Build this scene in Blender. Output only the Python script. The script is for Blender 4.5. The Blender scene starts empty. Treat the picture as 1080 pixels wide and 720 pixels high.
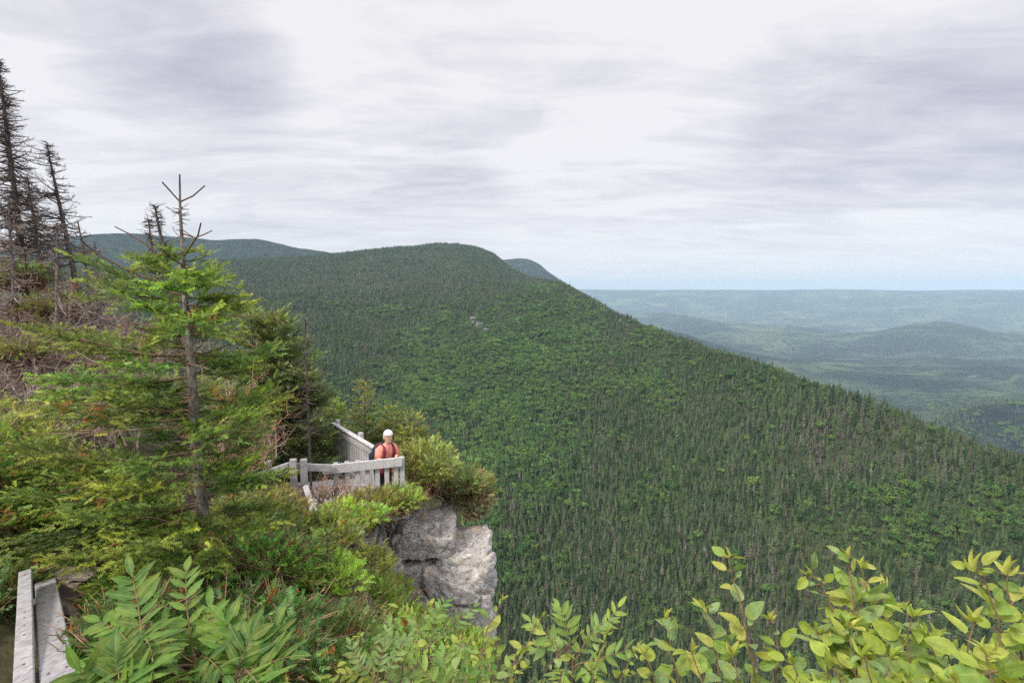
import bpy, math, random
import numpy as np
from mathutils import noise as MN
from mathutils import Vector, Matrix
random.seed(7)
RNG = np.random.default_rng(7)
rad = math.radians
scene = bpy.context.scene
COL = scene.collection

# ------------------------------------------------------------------ camera maths
FPX = 540.0
PITCH = math.atan(55 / FPX)
CF = np.array((0, math.cos(PITCH), -math.sin(PITCH)))
CU = np.array((0, math.sin(PITCH), math.cos(PITCH)))
CR = np.array((1.0, 0, 0))


def at(px, py, d):
    """world point seen in direction of photo pixel (1080x720) at axial distance d"""
    return d * (CF + CR * (px - 540) / FPX + CU * (360 - py) / FPX)


def ray_r(px, py, r):
    """point at horizontal distance r along a direction (arrays allowed)"""
    px, py, r = np.broadcast_arrays(np.asarray(px, float), np.asarray(py, float), np.asarray(r, float))
    v = CF + np.multiply.outer((px - 540) / FPX, CR) + np.multiply.outer((360 - py) / FPX, CU)
    h = np.hypot(v[..., 0], v[..., 1])
    return v * (r / h)[..., None]


def proj(P):
    P = np.asarray(P)
    d = P @ CF
    return 540 + FPX * (P @ CR) / d, 360 - FPX * (P @ CU) / d, d


# ------------------------------------------------------------------ noise
_tab = np.random.default_rng(3).random((256, 256))


def vnoise(x, y):
    xi = np.floor(x).astype(int); yi = np.floor(y).astype(int)
    fx = x - xi; fy = y - yi
    fx = fx * fx * (3 - 2 * fx); fy = fy * fy * (3 - 2 * fy)
    a = _tab[xi & 255, yi & 255]; b = _tab[(xi + 1) & 255, yi & 255]
    c = _tab[xi & 255, (yi + 1) & 255]; d = _tab[(xi + 1) & 255, (yi + 1) & 255]
    return (a * (1 - fx) + b * fx) * (1 - fy) + (c * (1 - fx) + d * fx) * fy


def fbm(x, y, o=4):
    s = 0; a = .5
    for k in range(o):
        s = s + a * (vnoise(x * 2 ** k + 17.3 * k, y * 2 ** k + 9.1 * k) - .5); a *= .5
    return s


def sst(x, a, b):
    t = np.clip((x - a) / (b - a), 0, 1)
    return t * t * (3 - 2 * t)


# ------------------------------------------------------------------ object helpers
def tag(o, label=None, cat=None, group=None, kind=None):
    if label: o['label'] = label
    if cat: o['category'] = cat
    if group: o['group'] = group
    if kind: o['kind'] = kind
    return o


def empty(name, loc, label=None, cat=None, group=None):
    o = bpy.data.objects.new(name, None); COL.objects.link(o)
    o.empty_display_size = .1
    o.location = Vector([float(a) for a in loc])
    return tag(o, label, cat, group)


def unit(v):
    v = np.asarray(v, float); return v / (np.linalg.norm(v) + 1e-9)


class MB:
    """collects triangles / quads with a vertex colour and a leaf coordinate, and links them as one mesh"""
    def __init__(s):
        s.v = []; s.f3 = []; s.f4 = []; s.c = []; s.u = []; s.n = 0; s.m3 = []; s.m4 = []

    def add(s, V, F, col=(1, 1, 1), mat=0, uv=None):
        V = np.asarray(V, float).reshape(-1, 3); F = np.asarray(F, int)
        if len(F) == 0: return
        c = np.asarray(col, float)
        if c.ndim == 1: c = np.broadcast_to(c, (len(V), 3))
        s.v.append(V); s.c.append(c)
        s.u.append(np.zeros((len(V), 2)) if uv is None else np.asarray(uv, float))
        (s.f3 if F.shape[1] == 3 else s.f4).append(F + s.n)
        (s.m3 if F.shape[1] == 3 else s.m4).append(np.full(len(F), mat, np.int32))
        s.n += len(V)

    def tube(s, pts, radii, sides=5, col=(1, 1, 1), mat=0, cap=True):
        P = np.asarray(pts, float); n = len(P)
        r = np.broadcast_to(np.asarray(radii, float), (n,))
        T = np.empty_like(P); T[1:-1] = P[2:] - P[:-2]; T[0] = P[1] - P[0]; T[-1] = P[-1] - P[-2]
        T /= np.linalg.norm(T, axis=1)[:, None] + 1e-9
        ref = np.array((0.31, .2, .93)) if abs(T[0, 2]) < .8 else np.array((.93, .3, .2))
        A = np.cross(T, ref); A /= np.linalg.norm(A, axis=1)[:, None] + 1e-9
        B = np.cross(T, A)
        an = np.arange(sides) * 2 * math.pi / sides
        V = P[:, None] + r[:, None, None] * (A[:, None] * np.cos(an)[None, :, None] + B[:, None] * np.sin(an)[None, :, None])
        i = np.arange(n - 1)[:, None] * sides; j = np.arange(sides)[None]; k = (j + 1) % sides
        F = np.stack([i + j, i + k, i + sides + k, i + sides + j], -1).reshape(-1, 4)
        b = s.n
        s.add(V.reshape(-1, 3), F, col, mat)
        if cap and sides >= 4:
            for base, fl in ((0, 1), ((n - 1) * sides, 0)):
                ring = [b + base + q for q in range(sides)]
                for q in range(1, sides - 1):
                    t = [ring[0], ring[q], ring[q + 1]]
                    s.f3.append(np.array([t if fl else t[::-1]])); s.m3.append(np.array([mat], np.int32))

    def box(s, p0, p1, w, t, up=(0, 0, 1), col=(1, 1, 1), mat=0, bev=.006):
        """plank from p0 to p1, width w, thickness t, the thickness lying along `up`; chamfered edges"""
        p0 = np.asarray(p0, float); p1 = np.asarray(p1, float)
        d = unit(p1 - p0); side = unit(np.cross(d, up)); u = np.cross(side, d)
        a, b, e = w / 2, t / 2, min(bev, t / 3, w / 3)
        sec = [(-a + e, -b), (a - e, -b), (a, -b + e), (a, b - e), (a - e, b), (-a + e, b), (-a, b - e), (-a, -b + e)]
        L = np.linalg.norm(p1 - p0)
        V = []
        for q, sc in ((0, .9), (min(.01, L * .1), 1), (L - min(.01, L * .1), 1), (L, .9)):
            for x, y in sec: V.append(p0 + d * q + side * x * sc + u * y * sc)
        F = []
        for k in range(3):
            for j in range(8):
                F.append((k * 8 + j, k * 8 + (j + 1) % 8, k * 8 + 8 + (j + 1) % 8, k * 8 + 8 + j))
        b0 = s.n
        s.add(V, F, col, mat)
        for base in (0, 24):
            for q in ((0, 1, 2, 3), (0, 3, 4, 7), (4, 5, 6, 7)):
                s.f4.append(np.array([[b0 + base + z for z in (q if base else q[::-1])]])); s.m4.append(np.array([mat], np.int32))

    def build(s, name, mats, parent=None, smooth=False, link=True):
        me = bpy.data.meshes.new(name)
        V = np.concatenate(s.v)
        if parent is not None:
            V = V - np.array(parent.matrix_world.translation if parent.parent else parent.location)
            if parent.parent: V = np.concatenate(s.v) - np.array(parent.parent.location) - np.array(parent.location)
        f3 = np.concatenate(s.f3) if s.f3 else np.zeros((0, 3), int)
        f4 = np.concatenate(s.f4) if s.f4 else np.zeros((0, 4), int)
        me.vertices.add(len(V)); me.vertices.foreach_set('co', V.astype(np.float32).ravel())
        nl = f3.size + f4.size
        me.loops.add(nl); me.polygons.add(len(f3) + len(f4))
        lv = np.concatenate([f3.ravel(), f4.ravel()]).astype(np.int32)
        me.loops.foreach_set('vertex_index', lv)
        st = np.concatenate([np.arange(len(f3)) * 3, len(f3) * 3 + np.arange(len(f4)) * 4]).astype(np.int32)
        me.polygons.foreach_set('loop_start', st)
        mi = np.concatenate(s.m3 + s.m4) if (s.m3 or s.m4) else np.zeros(0, np.int32)
        me.polygons.foreach_set('material_index', mi.astype(np.int32))
        me.polygons.foreach_set('use_smooth', np.full(len(mi), smooth))
        ca = me.attributes.new('Col', 'FLOAT_COLOR', 'POINT')
        c = np.concatenate(s.c); c4 = np.ones((len(c), 4), np.float32); c4[:, :3] = c
        ca.data.foreach_set('color', c4.ravel())
        ua = me.attributes.new('leaf', 'FLOAT2', 'POINT')
        ua.data.foreach_set('vector', np.concatenate(s.u).astype(np.float32).ravel())
        me.update(calc_edges=True); me.validate()
        for m in (mats if isinstance(mats, (list, tuple)) else [mats]): me.materials.append(m)
        if not link: return me
        o = bpy.data.objects.new(name, me); COL.objects.link(o)
        if parent is not None: o.parent = parent
        return o


# ------------------------------------------------------------------ materials
def mat(name):
    m = bpy.data.materials.new(name); m.use_nodes = True
    nt = m.node_tree; nt.nodes.clear()
    out = nt.nodes.new('ShaderNodeOutputMaterial')
    return m, nt, out


def N(nt, t, **k):
    n = nt.nodes.new(t)
    for a, b in k.items():
        if a in n.inputs.keys() and not hasattr(n, a): n.inputs[a].default_value = b
        else: setattr(n, a, b)
    return n


def setin(n, **k):
    for a, b in k.items(): n.inputs[a.replace('_', ' ')].default_value = b
    return n


def ramp(nt, fac, stops):
    r = nt.nodes.new('ShaderNodeValToRGB'); e = r.color_ramp.elements
    while len(e) < len(stops): e.new(.5)
    for el, (p, c) in zip(e, stops):
        el.position = p; el.color = (*c, 1) if len(c) == 3 else c
    nt.links.new(fac, r.inputs[0]); return r.outputs[0]


def mixc(nt, fac, a, b, mode='MIX'):
    m = nt.nodes.new('ShaderNodeMix'); m.data_type = 'RGBA'; m.blend_type = mode
    for s, v in ((0, fac), (6, a), (7, b)):
        if hasattr(v, 'is_linked'): nt.links.new(v, m.inputs[s])
        else: m.inputs[s].default_value = v if s == 0 else (*v, 1)
    return m.outputs[2]


def noise(nt, vec, scale, detail=4, rough=.55, dist=0):
    n = nt.nodes.new('ShaderNodeTexNoise'); setin(n, Scale=scale, Detail=detail, Roughness=rough, Distortion=dist)
    if vec is not None: nt.links.new(vec, n.inputs['Vector'])
    return n.outputs[0]


def math_(nt, op, a, b=0.0, clamp=False):
    m = nt.nodes.new('ShaderNodeMath'); m.operation = op; m.use_clamp = clamp
    for i, v in enumerate((a, b)):
        if hasattr(v, 'is_linked'): nt.links.new(v, m.inputs[i])
        else: m.inputs[i].default_value = v
    return m.outputs[0]


def objco(nt):
    return nt.nodes.new('ShaderNodeTexCoord').outputs['Object']


def geopos(nt):
    return nt.nodes.new('ShaderNodeNewGeometry').outputs['Position']


def leaf_mat(name, trans=.35, rough=.5, veins=False, spec=.35):
    """foliage: own colour from the mesh, thin and a little translucent"""
    m, nt, out = mat(name)
    at_ = nt.nodes.new('ShaderNodeAttribute'); at_.attribute_name = 'Col'
    col = at_.outputs['Color']
    n = noise(nt, geopos(nt), 9 if not veins else 60, 3)
    col = mixc(nt, 1.0, col, ramp(nt, n, [(.3, (.72, .74, .7)), (.7, (1.2, 1.2, 1.15))]), 'MULTIPLY')
    p = setin(nt.nodes.new('ShaderNodeBsdfPrincipled'), Roughness=rough)
    p.inputs['Specular IOR Level'].default_value = spec
    if veins:
        uv = nt.nodes.new('ShaderNodeAttribute'); uv.attribute_name = 'leaf'
        sep = nt.nodes.new('ShaderNodeSeparateXYZ'); nt.links.new(uv.outputs['Vector'], sep.inputs[0])
        ax = math_(nt, 'ABSOLUTE', sep.outputs[0])
        mid = math_(nt, 'LESS_THAN', ax, .07)
        ph = math_(nt, 'SUBTRACT', math_(nt, 'MULTIPLY', sep.outputs[1], 9.0), math_(nt, 'MULTIPLY', ax, 3.0))
        side = math_(nt, 'LESS_THAN', math_(nt, 'FRACT', ph), .16)
        vein = math_(nt, 'MAXIMUM', mid, math_(nt, 'MULTIPLY', side, .45))
        col = mixc(nt, math_(nt, 'MULTIPLY', vein, .5), col, (.42, .46, .2))
        nb1 = noise(nt, geopos(nt), 95, 4, .6); nb2 = noise(nt, geopos(nt), 22, 3, .6)
        col = mixc(nt, ramp(nt, nb2, [(.42, (0, 0, 0)), (.70, (.45, .45, .45))]), col, (.36, .38, .07))
        col = mixc(nt, ramp(nt, nb1, [(.66, (0, 0, 0)), (.71, (.85, .85, .85))]), col, (.20, .09, .03))
        bp = setin(nt.nodes.new('ShaderNodeBump'), Strength=.4, Distance=.002)
        nt.links.new(math_(nt, 'SUBTRACT', 1.0, vein), bp.inputs['Height']); nt.links.new(bp.outputs[0], p.inputs['Normal'])
    nt.links.new(col, p.inputs['Base Color'])
    t = nt.nodes.new('ShaderNodeBsdfTranslucent')
    nt.links.new(mixc(nt, 1.0, col, (1.15, 1.2, .7), 'MULTIPLY'), t.inputs[0])
    mx = nt.nodes.new('ShaderNodeMixShader'); mx.inputs[0].default_value = trans
    nt.links.new(p.outputs[0], mx.inputs[1]); nt.links.new(t.outputs[0], mx.inputs[2])
    nt.links.new(mx.outputs[0], out.inputs[0]); return m


def far_leaf(name, dark, light, trans=.15):
    """far tree: colour varies from one tree to the next"""
    m, nt, out = mat(name)
    oi = nt.nodes.new('ShaderNodeObjectInfo')
    col = mixc(nt, oi.outputs['Random'], dark, light)
    at_ = nt.nodes.new('ShaderNodeAttribute'); at_.attribute_name = 'Col'
    col = mixc(nt, 1.0, col, at_.outputs['Color'], 'MULTIPLY')
    p = setin(nt.nodes.new('ShaderNodeBsdfPrincipled'), Roughness=.8)
    p.inputs['Specular IOR Level'].default_value = .15
    nt.links.new(col, p.inputs['Base Color'])
    t = nt.nodes.new('ShaderNodeBsdfTranslucent'); nt.links.new(col, t.inputs[0])
    mx = nt.nodes.new('ShaderNodeMixShader'); mx.inputs[0].default_value = trans
    nt.links.new(p.outputs[0], mx.inputs[1]); nt.links.new(t.outputs[0], mx.inputs[2])
    nt.links.new(mx.outputs[0], out.inputs[0]); return m


def solid(name, stops, scale=30, rough=.8, bump=.3, bd=.01, stretch=(1, 1, 1), detail=5, usecol=False, spec=.3):
    m, nt, out = mat(name)
    mp = nt.nodes.new('ShaderNodeMapping'); mp.inputs['Scale'].default_value = stretch
    nt.links.new(geopos(nt), mp.inputs[0])
    n = noise(nt, mp.outputs[0], scale, detail, .6)
    c = ramp(nt, n, stops)
    if usecol:
        at_ = nt.nodes.new('ShaderNodeAttribute'); at_.attribute_name = 'Col'
        c = mixc(nt, 1.0, c, at_.outputs['Color'], 'MULTIPLY')
    p = setin(nt.nodes.new('ShaderNodeBsdfPrincipled'), Roughness=rough)
    p.inputs['Specular IOR Level'].default_value = spec
    nt.links.new(c, p.inputs['Base Color'])
    if bump:
        b = setin(nt.nodes.new('ShaderNodeBump'), Strength=bump, Distance=bd)
        nt.links.new(n, b.inputs['Height']); nt.links.new(b.outputs[0], p.inputs['Normal'])
    nt.links.new(p.outputs[0], out.inputs[0]); return m


M = {}
M['needles'] = leaf_mat('fir needles', .36, .55)
M['leaves'] = leaf_mat('broad leaves', .40, .55, veins=True, spec=.3)
M['bark'] = solid('grey fir bark', [(.3, (.07, .055, .045)), (.5, (.17, .145, .125)), (.68, (.30, .28, .25))], 26, .9, .8, .012, (1, 1, .45))
M['twig'] = solid('twig bark', [(.35, (.10, .07, .05)), (.6, (.24, .17, .12))], 40, .9, .4, .004, usecol=True)
M['deadwood'] = solid('dead wood', [(.35, (.13, .11, .10)), (.62, (.34, .31, .28))], 30, .9, .4, .004, usecol=True)
M['stem'] = solid('green brown stem', [(.35, (.12, .07, .04)), (.65, (.26, .17, .09))], 60, .7, .2, .002)
M['far_bark'] = solid('far trunk', [(.3, (.16, .15, .14)), (.7, (.32, .30, .28))], 2, .9, 0)


def wood_mat(name, a, b, c):
    m, nt, out = mat(name)
    g = geopos(nt)
    at_ = nt.nodes.new('ShaderNodeAttribute'); at_.attribute_name = 'Col'
    n1 = noise(nt, g, 14, 6, .7, .6)
    mp = nt.nodes.new('ShaderNodeMapping'); mp.inputs['Scale'].default_value = (30, 8, 55)
    nt.links.new(g, mp.inputs[0]); n2 = noise(nt, mp.outputs[0], 2, 5, .65)
    col = ramp(nt, n2, [(.28, a), (.5, b), (.75, c)])
    col = mixc(nt, 1.0, col, ramp(nt, n1, [(.3, (.72, .72, .74)), (.6, (1.05, 1.04, 1.02))]), 'MULTIPLY')
    n3 = noise(nt, g, 5, 5, .6)
    col = mixc(nt, ramp(nt, n3, [(.60, (0, 0, 0)), (.72, (.6, .6, .6))]), col, (.22, .24, .17))
    col = mixc(nt, 1.0, col, at_.outputs['Color'], 'MULTIPLY')
    p = setin(nt.nodes.new('ShaderNodeBsdfPrincipled'), Roughness=.85)
    p.inputs['Specular IOR Level'].default_value = .2
    nt.links.new(col, p.inputs['Base Color'])
    bp = setin(nt.nodes.new('ShaderNodeBump'), Strength=.5, Distance=.004)
    nt.links.new(n2, bp.inputs['Height']); nt.links.new(bp.outputs[0], p.inputs['Normal'])
    nt.links.new(p.outputs[0], out.inputs[0]); return m


M['plank'] = wood_mat('weathered plank', (.25, .235, .235), (.56, .54, .545), (.74, .72, .725))
M['oldplank'] = wood_mat('brown weathered plank', (.16, .12, .10), (.30, .24, .21), (.42, .37, .34))
M['far_rock'] = solid('far bare rock', [(.4, (.07, .075, .06)), (.6, (.25, .24, .22))], .35, .9, .5, .6, (1, 1, 2.5))


def rock_mat():
    m, nt, out = mat('lichen covered limestone'); g = geopos(nt)
    n1 = noise(nt, g, 2.2, 8, .68, .4); n2 = noise(nt, g, 8, 8, .85); n3 = noise(nt, g, 11, 8, .9)
    col = ramp(nt, n1, [(.28, (.25, .22, .205)), (.48, (.40, .365, .34)), (.66, (.53, .485, .455))])
    col = mixc(nt, ramp(nt, n2, [(.51, (0, 0, 0)), (.57, (.8, .8, .8))]), col, (.68, .69, .66))
    col = mixc(nt, ramp(nt, n3, [(.53, (0, 0, 0)), (.58, (.9, .9, .9))]), col, (.10, .088, .09))
    n4 = noise(nt, g, 3.1, 6, .6, .8)
    col = mixc(nt, ramp(nt, n4, [(.58, (0, 0, 0)), (.68, (.7, .7, .7))]), col, (.46, .30, .13))
    v = nt.nodes.new('ShaderNodeTexVoronoi'); v.feature = 'DISTANCE_TO_EDGE'; v.inputs['Scale'].default_value = 1.5
    w = nt.nodes.new('ShaderNodeVectorMath'); w.operation = 'ADD'
    nz = nt.nodes.new('ShaderNodeTexNoise'); setin(nz, Scale=2.5, Detail=4.0)
    nt.links.new(g, nz.inputs['Vector']); nt.links.new(g, w.inputs[0]); nt.links.new(nz.outputs[1], w.inputs[1])
    nt.links.new(w.outputs[0], v.inputs['Vector'])
    crack = ramp(nt, v.outputs['Distance'], [(0, (1, 1, 1)), (.035, (0, 0, 0))])
    col = mixc(nt, math_(nt, 'MULTIPLY', crack, .15), col, (.10, .09, .085))
    p = setin(nt.nodes.new('ShaderNodeBsdfPrincipled'), Roughness=.92)
    p.inputs['Specular IOR Level'].default_value = .2
    nt.links.new(col, p.inputs['Base Color'])
    h = math_(nt, 'SUBTRACT', math_(nt, 'ADD', n2, math_(nt, 'MULTIPLY', n3, .5)), math_(nt, 'MULTIPLY', crack, .1))
    bp = setin(nt.nodes.new('ShaderNodeBump'), Strength=.7, Distance=.06)
    nt.links.new(h, bp.inputs['Height']); nt.links.new(bp.outputs[0], p.inputs['Normal'])
    nt.links.new(p.outputs[0], out.inputs[0]); return m


M['rock'] = rock_mat()
M['iron'] = solid('rusty iron', [(.3, (.05, .03, .025)), (.7, (.12, .07, .05))], 60, .8, 0)
M['ground'] = solid('forest soil and moss', [(.3, (.035, .028, .02)), (.5, (.075, .07, .035)), (.7, (.15, .14, .06))], 4, .95, .8, .06, detail=8)


def hill_mat(name, stops, big, small, bump, patches=None):
    m, nt, out = mat(name); g = geopos(nt)
    n1 = noise(nt, g, big, 6, .6, .3); n2 = noise(nt, g, small, 3, .7)
    col = ramp(nt, n1, stops)
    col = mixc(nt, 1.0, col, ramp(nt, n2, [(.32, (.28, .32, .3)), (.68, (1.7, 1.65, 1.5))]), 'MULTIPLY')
    if patches:
        n3 = noise(nt, g, patches, 4, .55, .8)
        col = mixc(nt, ramp(nt, n3, [(.60, (0, 0, 0)), (.64, (.8, .8, .8))]), col, (.10, .13, .05))
        mp = nt.nodes.new('ShaderNodeMapping'); mp.inputs['Scale'].default_value = (.5, 2.0, 1)
        nt.links.new(g, mp.inputs[0]); n4 = noise(nt, mp.outputs[0], patches * 1.7, 2, .5, .3)
        col = mixc(nt, ramp(nt, n4, [(.72, (0, 0, 0)), (.73, (.45, .45, .45))]), col, (.36, .37, .30))
    p = setin(nt.nodes.new('ShaderNodeBsdfPrincipled'), Roughness=.95)
    p.inputs['Specular IOR Level'].default_value = .05
    nt.links.new(col, p.inputs['Base Color'])
    bp = setin(nt.nodes.new('ShaderNodeBump'), Strength=1.0, Distance=bump)
    nt.links.new(n2, bp.inputs['Height']); nt.links.new(bp.outputs[0], p.inputs['Normal'])
    nt.links.new(p.outputs[0], out.inputs[0]); return m


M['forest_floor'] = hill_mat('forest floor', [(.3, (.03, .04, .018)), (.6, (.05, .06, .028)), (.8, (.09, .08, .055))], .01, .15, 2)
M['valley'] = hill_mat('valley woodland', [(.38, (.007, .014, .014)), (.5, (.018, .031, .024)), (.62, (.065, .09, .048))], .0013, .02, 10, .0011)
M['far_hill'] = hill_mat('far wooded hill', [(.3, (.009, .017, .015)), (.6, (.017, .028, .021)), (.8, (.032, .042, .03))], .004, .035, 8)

# ------------------------------------------------------------------ mountain side across the gully
PXC = np.array([-420, -150, 60, 230, 330, 400, 480, 515, 540, 560, 590, 620, 700, 800, 930, 1080, 1300, 1600.])
# per column: (r, py) of foot, low, mid, high, shoulder, crest, behind crest
TAB = [
    [(60, 1300), (300, 640), (480, 470), (800, 380), (1300, 312), (2000, 292), (2600, 330)],
    [(60, 1300), (300, 640), (480, 470), (800, 380), (1300, 312), (2000, 290), (2600, 330)],
    [(60, 1300), (300, 640), (480, 470), (800, 370), (1300, 306), (2000, 284), (2600, 320)],
    [(60, 1300), (300, 640), (480, 480), (800, 372), (1350, 304), (2050, 277), (2700, 300)],
    [(60, 1300), (290, 660), (460, 500), (800, 378), (1400, 303), (2150, 271), (2800, 300)],
    [(60, 1300), (280, 690), (450, 510), (800, 382), (1420, 301), (2250, 264), (2900, 300)],
    [(60, 1300), (280, 720), (450, 520), (800, 380), (1400, 299), (2300, 257.5), (3000, 305)],
    [(60, 1300), (280, 726), (445, 520), (780, 382), (1350, 301), (2250, 264.5), (2950, 310)],
    [(60, 1300), (280, 728), (440, 520), (770, 383), (1320, 302), (2100, 284), (2800, 335)],
    [(60, 1300), (280, 730), (440, 520), (760, 385), (1280, 303), (1900, 293.5), (2600, 350)],
    [(60, 1300), (280, 732), (435, 525), (720, 393), (1120, 316), (1560, 300.5), (2200, 380)],
    [(60, 1300), (280, 735), (430, 530), (680, 405), (950, 343), (1230, 317), (1800, 420)],
    [(60, 1300), (280, 740), (400, 560), (560, 450), (720, 386), (860, 350), (1300, 470)],
    [(60, 1300), (275, 745), (370, 600), (470, 500), (580, 426), (680, 385), (1050, 520)],
    [(60, 1300), (270, 760), (350, 640), (420, 550), (500, 477), (570, 433), (900, 560)],
    [(60, 1300), (270, 790), (340, 680), (390, 600), (450, 527), (500, 484), (800, 620)],
    [(60, 1300), (270, 840), (330, 740), (370, 660), (420, 590), (460, 545), (760, 700)],
    [(60, 1300), (270, 900), (330, 800), (370, 720), (420, 660), (460, 620), (760, 780)],
]


def crom(xs, Y, x):
    """piecewise cubic (finite-difference tangents, limited) of rows Y at xs"""
    xs = np.asarray(xs, float); Y = np.asarray(Y, float)
    d = np.diff(Y, axis=0) / np.diff(xs)[:, None]
    m = np.zeros_like(Y); m[0] = d[0]; m[-1] = d[-1]
    s = (np.sign(d[1:]) == np.sign(d[:-1]))
    m[1:-1] = np.where(s, 2 * d[1:] * d[:-1] / (d[1:] + d[:-1] + 1e-12 * np.sign(d[1:] + 1e-30)), 0)
    i = np.clip(np.searchsorted(xs, x, side='right') - 1, 0, len(xs) - 2)
    h = (xs[i + 1] - xs[i])[:, None]; t = ((x - xs[i]) / (xs[i + 1] - xs[i]))[:, None]
    return ((2 * t**3 - 3 * t**2 + 1) * Y[i] + (t**3 - 2 * t**2 + t) * h * m[i] + (-2 * t**3 + 3 * t**2) * Y[i + 1] + (t**3 - t**2) * h * m[i + 1])


NC, NV = 300, 150
tab = np.array(TAB, float)
pxs = np.linspace(-420, 1600, NC)
lr = crom(PXC, np.log(tab[:, :, 0]), pxs)
py_ = crom(PXC, tab[:, :, 1], pxs)
vv = np.linspace(0, 6, NV)
R_ = np.exp(crom(np.arange(7), lr.T, vv))        # NV x NC
# elevation slope interpolated with distance
PY = crom(np.arange(7), py_.T, vv)
MP = ray_r(pxs[None, :].repeat(NV, 0), PY, R_)
w_ = sst(vv, .6, 1.6)[:, None] * (1 - .75 * np.exp(-((vv - 5) / .35)**2))[:, None]
gul = fbm(MP[..., 0] / 210, MP[..., 1] / 420, 4) * 62 + fbm(MP[..., 0] / 60 + 5, MP[..., 1] / 60, 3) * 12
MP[..., 2] += gul * w_ * np.clip(R_ / 900, .35, 1.3)
# a little unevenness along the skyline itself
MP[..., 2] += (fbm(pxs[None] / 26 + 0 * PY, 0 * PY + 3.3, 3) * R_ * .006) * sst(vv, 4, 5)[:, None]
gi = (np.arange(NV - 1)[:, None] * NC + np.arange(NC - 1)[None]).ravel()
mb = MB(); mb.add(MP.reshape(-1, 3), np.stack([gi, gi + 1, gi + NC + 1, gi + NC], -1))
o = mb.build('mountain_slope', M['forest_floor'], smooth=True); tag(o, 'steep forested mountain side across the gully', 'hill', kind='structure')

# ------------------------------------------------------------------ valley sheet and the far relief
az = np.radians(np.linspace(-64, 64, 420)); rr = np.exp(np.linspace(math.log(900), math.log(24000), 420))
A, R2 = np.meshgrid(az, rr); X = R2 * np.sin(A); Y = R2 * np.cos(A)
PXA = 540 + FPX * np.tan(A)
Z = -600 + fbm(X / 2600 + 3, Y / 2600, 5) * 420 * sst(R2, 900, 4000) + fbm(X / 700, Y / 700, 4) * 110


def bump2(px, r, spx, sr, h):
    return h * np.exp(-((PXA - px) / spx)**2 - ((np.log(R2) - math.log(r)) / sr)**2)


Z = np.minimum(Z, -430) - 90 * sst(R2, 8500, 10500)
Z = Z + bump2(985, 7600, 90, .11, 270) + bump2(1130, 8600, 60, .10, 190) + bump2(850, 8600, 50, .09, 90)
Z = Z + bump2(1040, 2100, 95, .30, 165) + bump2(1180, 2500, 120, .3, 200)
Z = Z + bump2(600, 3600, 120, .3, 340) + bump2(720, 4200, 90, .2, 150) + bump2(820, 3900, 70, .12, 60)
Z = Z + bump2(1000, 4700, 150, .12, 70) + bump2(760, 7000, 120, .14, 110) + bump2(690, 9500, 90, .14, 150)
pl = sst(np.log(R2), math.log(11500), math.log(16000))
Z = Z * (1 - pl) + pl * (-130 + fbm(X / 2600, Y / 2600 + 2, 4) * 150)
Z = Z + sst(np.log(R2), math.log(13500), math.log(16500)) * (118 + 70 * fbm(PXA / 120, 0 * PXA, 4)) - sst(R2, 17500, 23000) * 420
n = len(az); gi = (np.arange(len(rr) - 1)[:, None] * n + np.arange(n - 1)[None]).ravel()
mb = MB(); mb.add(np.stack([X, Y, Z], -1).reshape(-1, 3), np.stack([gi, gi + 1, gi + n + 1, gi + n], -1))
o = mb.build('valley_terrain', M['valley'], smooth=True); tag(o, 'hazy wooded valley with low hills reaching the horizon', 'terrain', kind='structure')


def far_ridge(name, prof, r0, depth, label, rough):
    """a ridge whose skyline runs through the given points; falls away in front and behind"""
    xs = np.array([p[0] for p in prof], float); ys = np.array([[p[1]] for p in prof], float)
    px = np.linspace(xs[0], xs[-1], 160); py = crom(xs, ys, px)[:, 0]
    py = py + fbm(px / 38, px * 0 + r0, 3) * 5 + fbm(px / 7, px * 0 + r0, 2) * 1.2; top = ray_r(px, py, np.full(160, r0)); k = np.linspace(-1, 1, 41)
    rows = []
    for q in k:
        rr_ = r0 + depth * q
        p = ray_r(px, np.full(160, 305.), np.full(160, rr_))
        f = math.exp(-(q * 1.7)**2)
        z = -650 + (top[:, 2] * rr_ / r0 + 650 if q > 0 else top[:, 2] + 650) * f
        z = z + fbm(p[:, 0] / 420, p[:, 1] / 300, 4) * rough * (1 - .8 * math.exp(-(q * 6)**2))
        rows.append(np.stack([p[:, 0], p[:, 1], z], -1))
    V = np.array(rows); n = 160; gi = (np.arange(40)[:, None] * n + np.arange(n - 1)[None]).ravel()
    mb = MB(); mb.add(V.reshape(-1, 3), np.stack([gi, gi + 1, gi + n + 1, gi + n], -1))
    return tag(mb.build(name, M['far_hill'], smooth=True), label, 'hill', kind='structure')


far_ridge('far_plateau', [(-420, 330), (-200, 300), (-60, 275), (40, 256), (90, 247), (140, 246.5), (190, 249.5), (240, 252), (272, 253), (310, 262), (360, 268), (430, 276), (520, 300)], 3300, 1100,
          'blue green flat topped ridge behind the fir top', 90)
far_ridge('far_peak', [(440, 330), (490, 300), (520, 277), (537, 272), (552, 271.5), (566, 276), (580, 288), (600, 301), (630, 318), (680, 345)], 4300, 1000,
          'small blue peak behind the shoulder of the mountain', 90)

# ------------------------------------------------------------------ forest trees
M['spruce'] = far_leaf('far spruce', (.020, .040, .016), (.105, .15, .056))
M['greyspruce'] = far_leaf('far grey spruce', (.06, .057, .042), (.165, .15, .112), .05)
M['birch'] = far_leaf('far broadleaf', (.04, .10, .028), (.145, .255, .065), .25)
M['lime'] = far_leaf('far light broadleaf', (.09, .165, .03), (.18, .255, .06), .25)
M['snag'] = far_leaf('far bare snag', (.15, .14, .13), (.3, .28, .26), 0)


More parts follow.
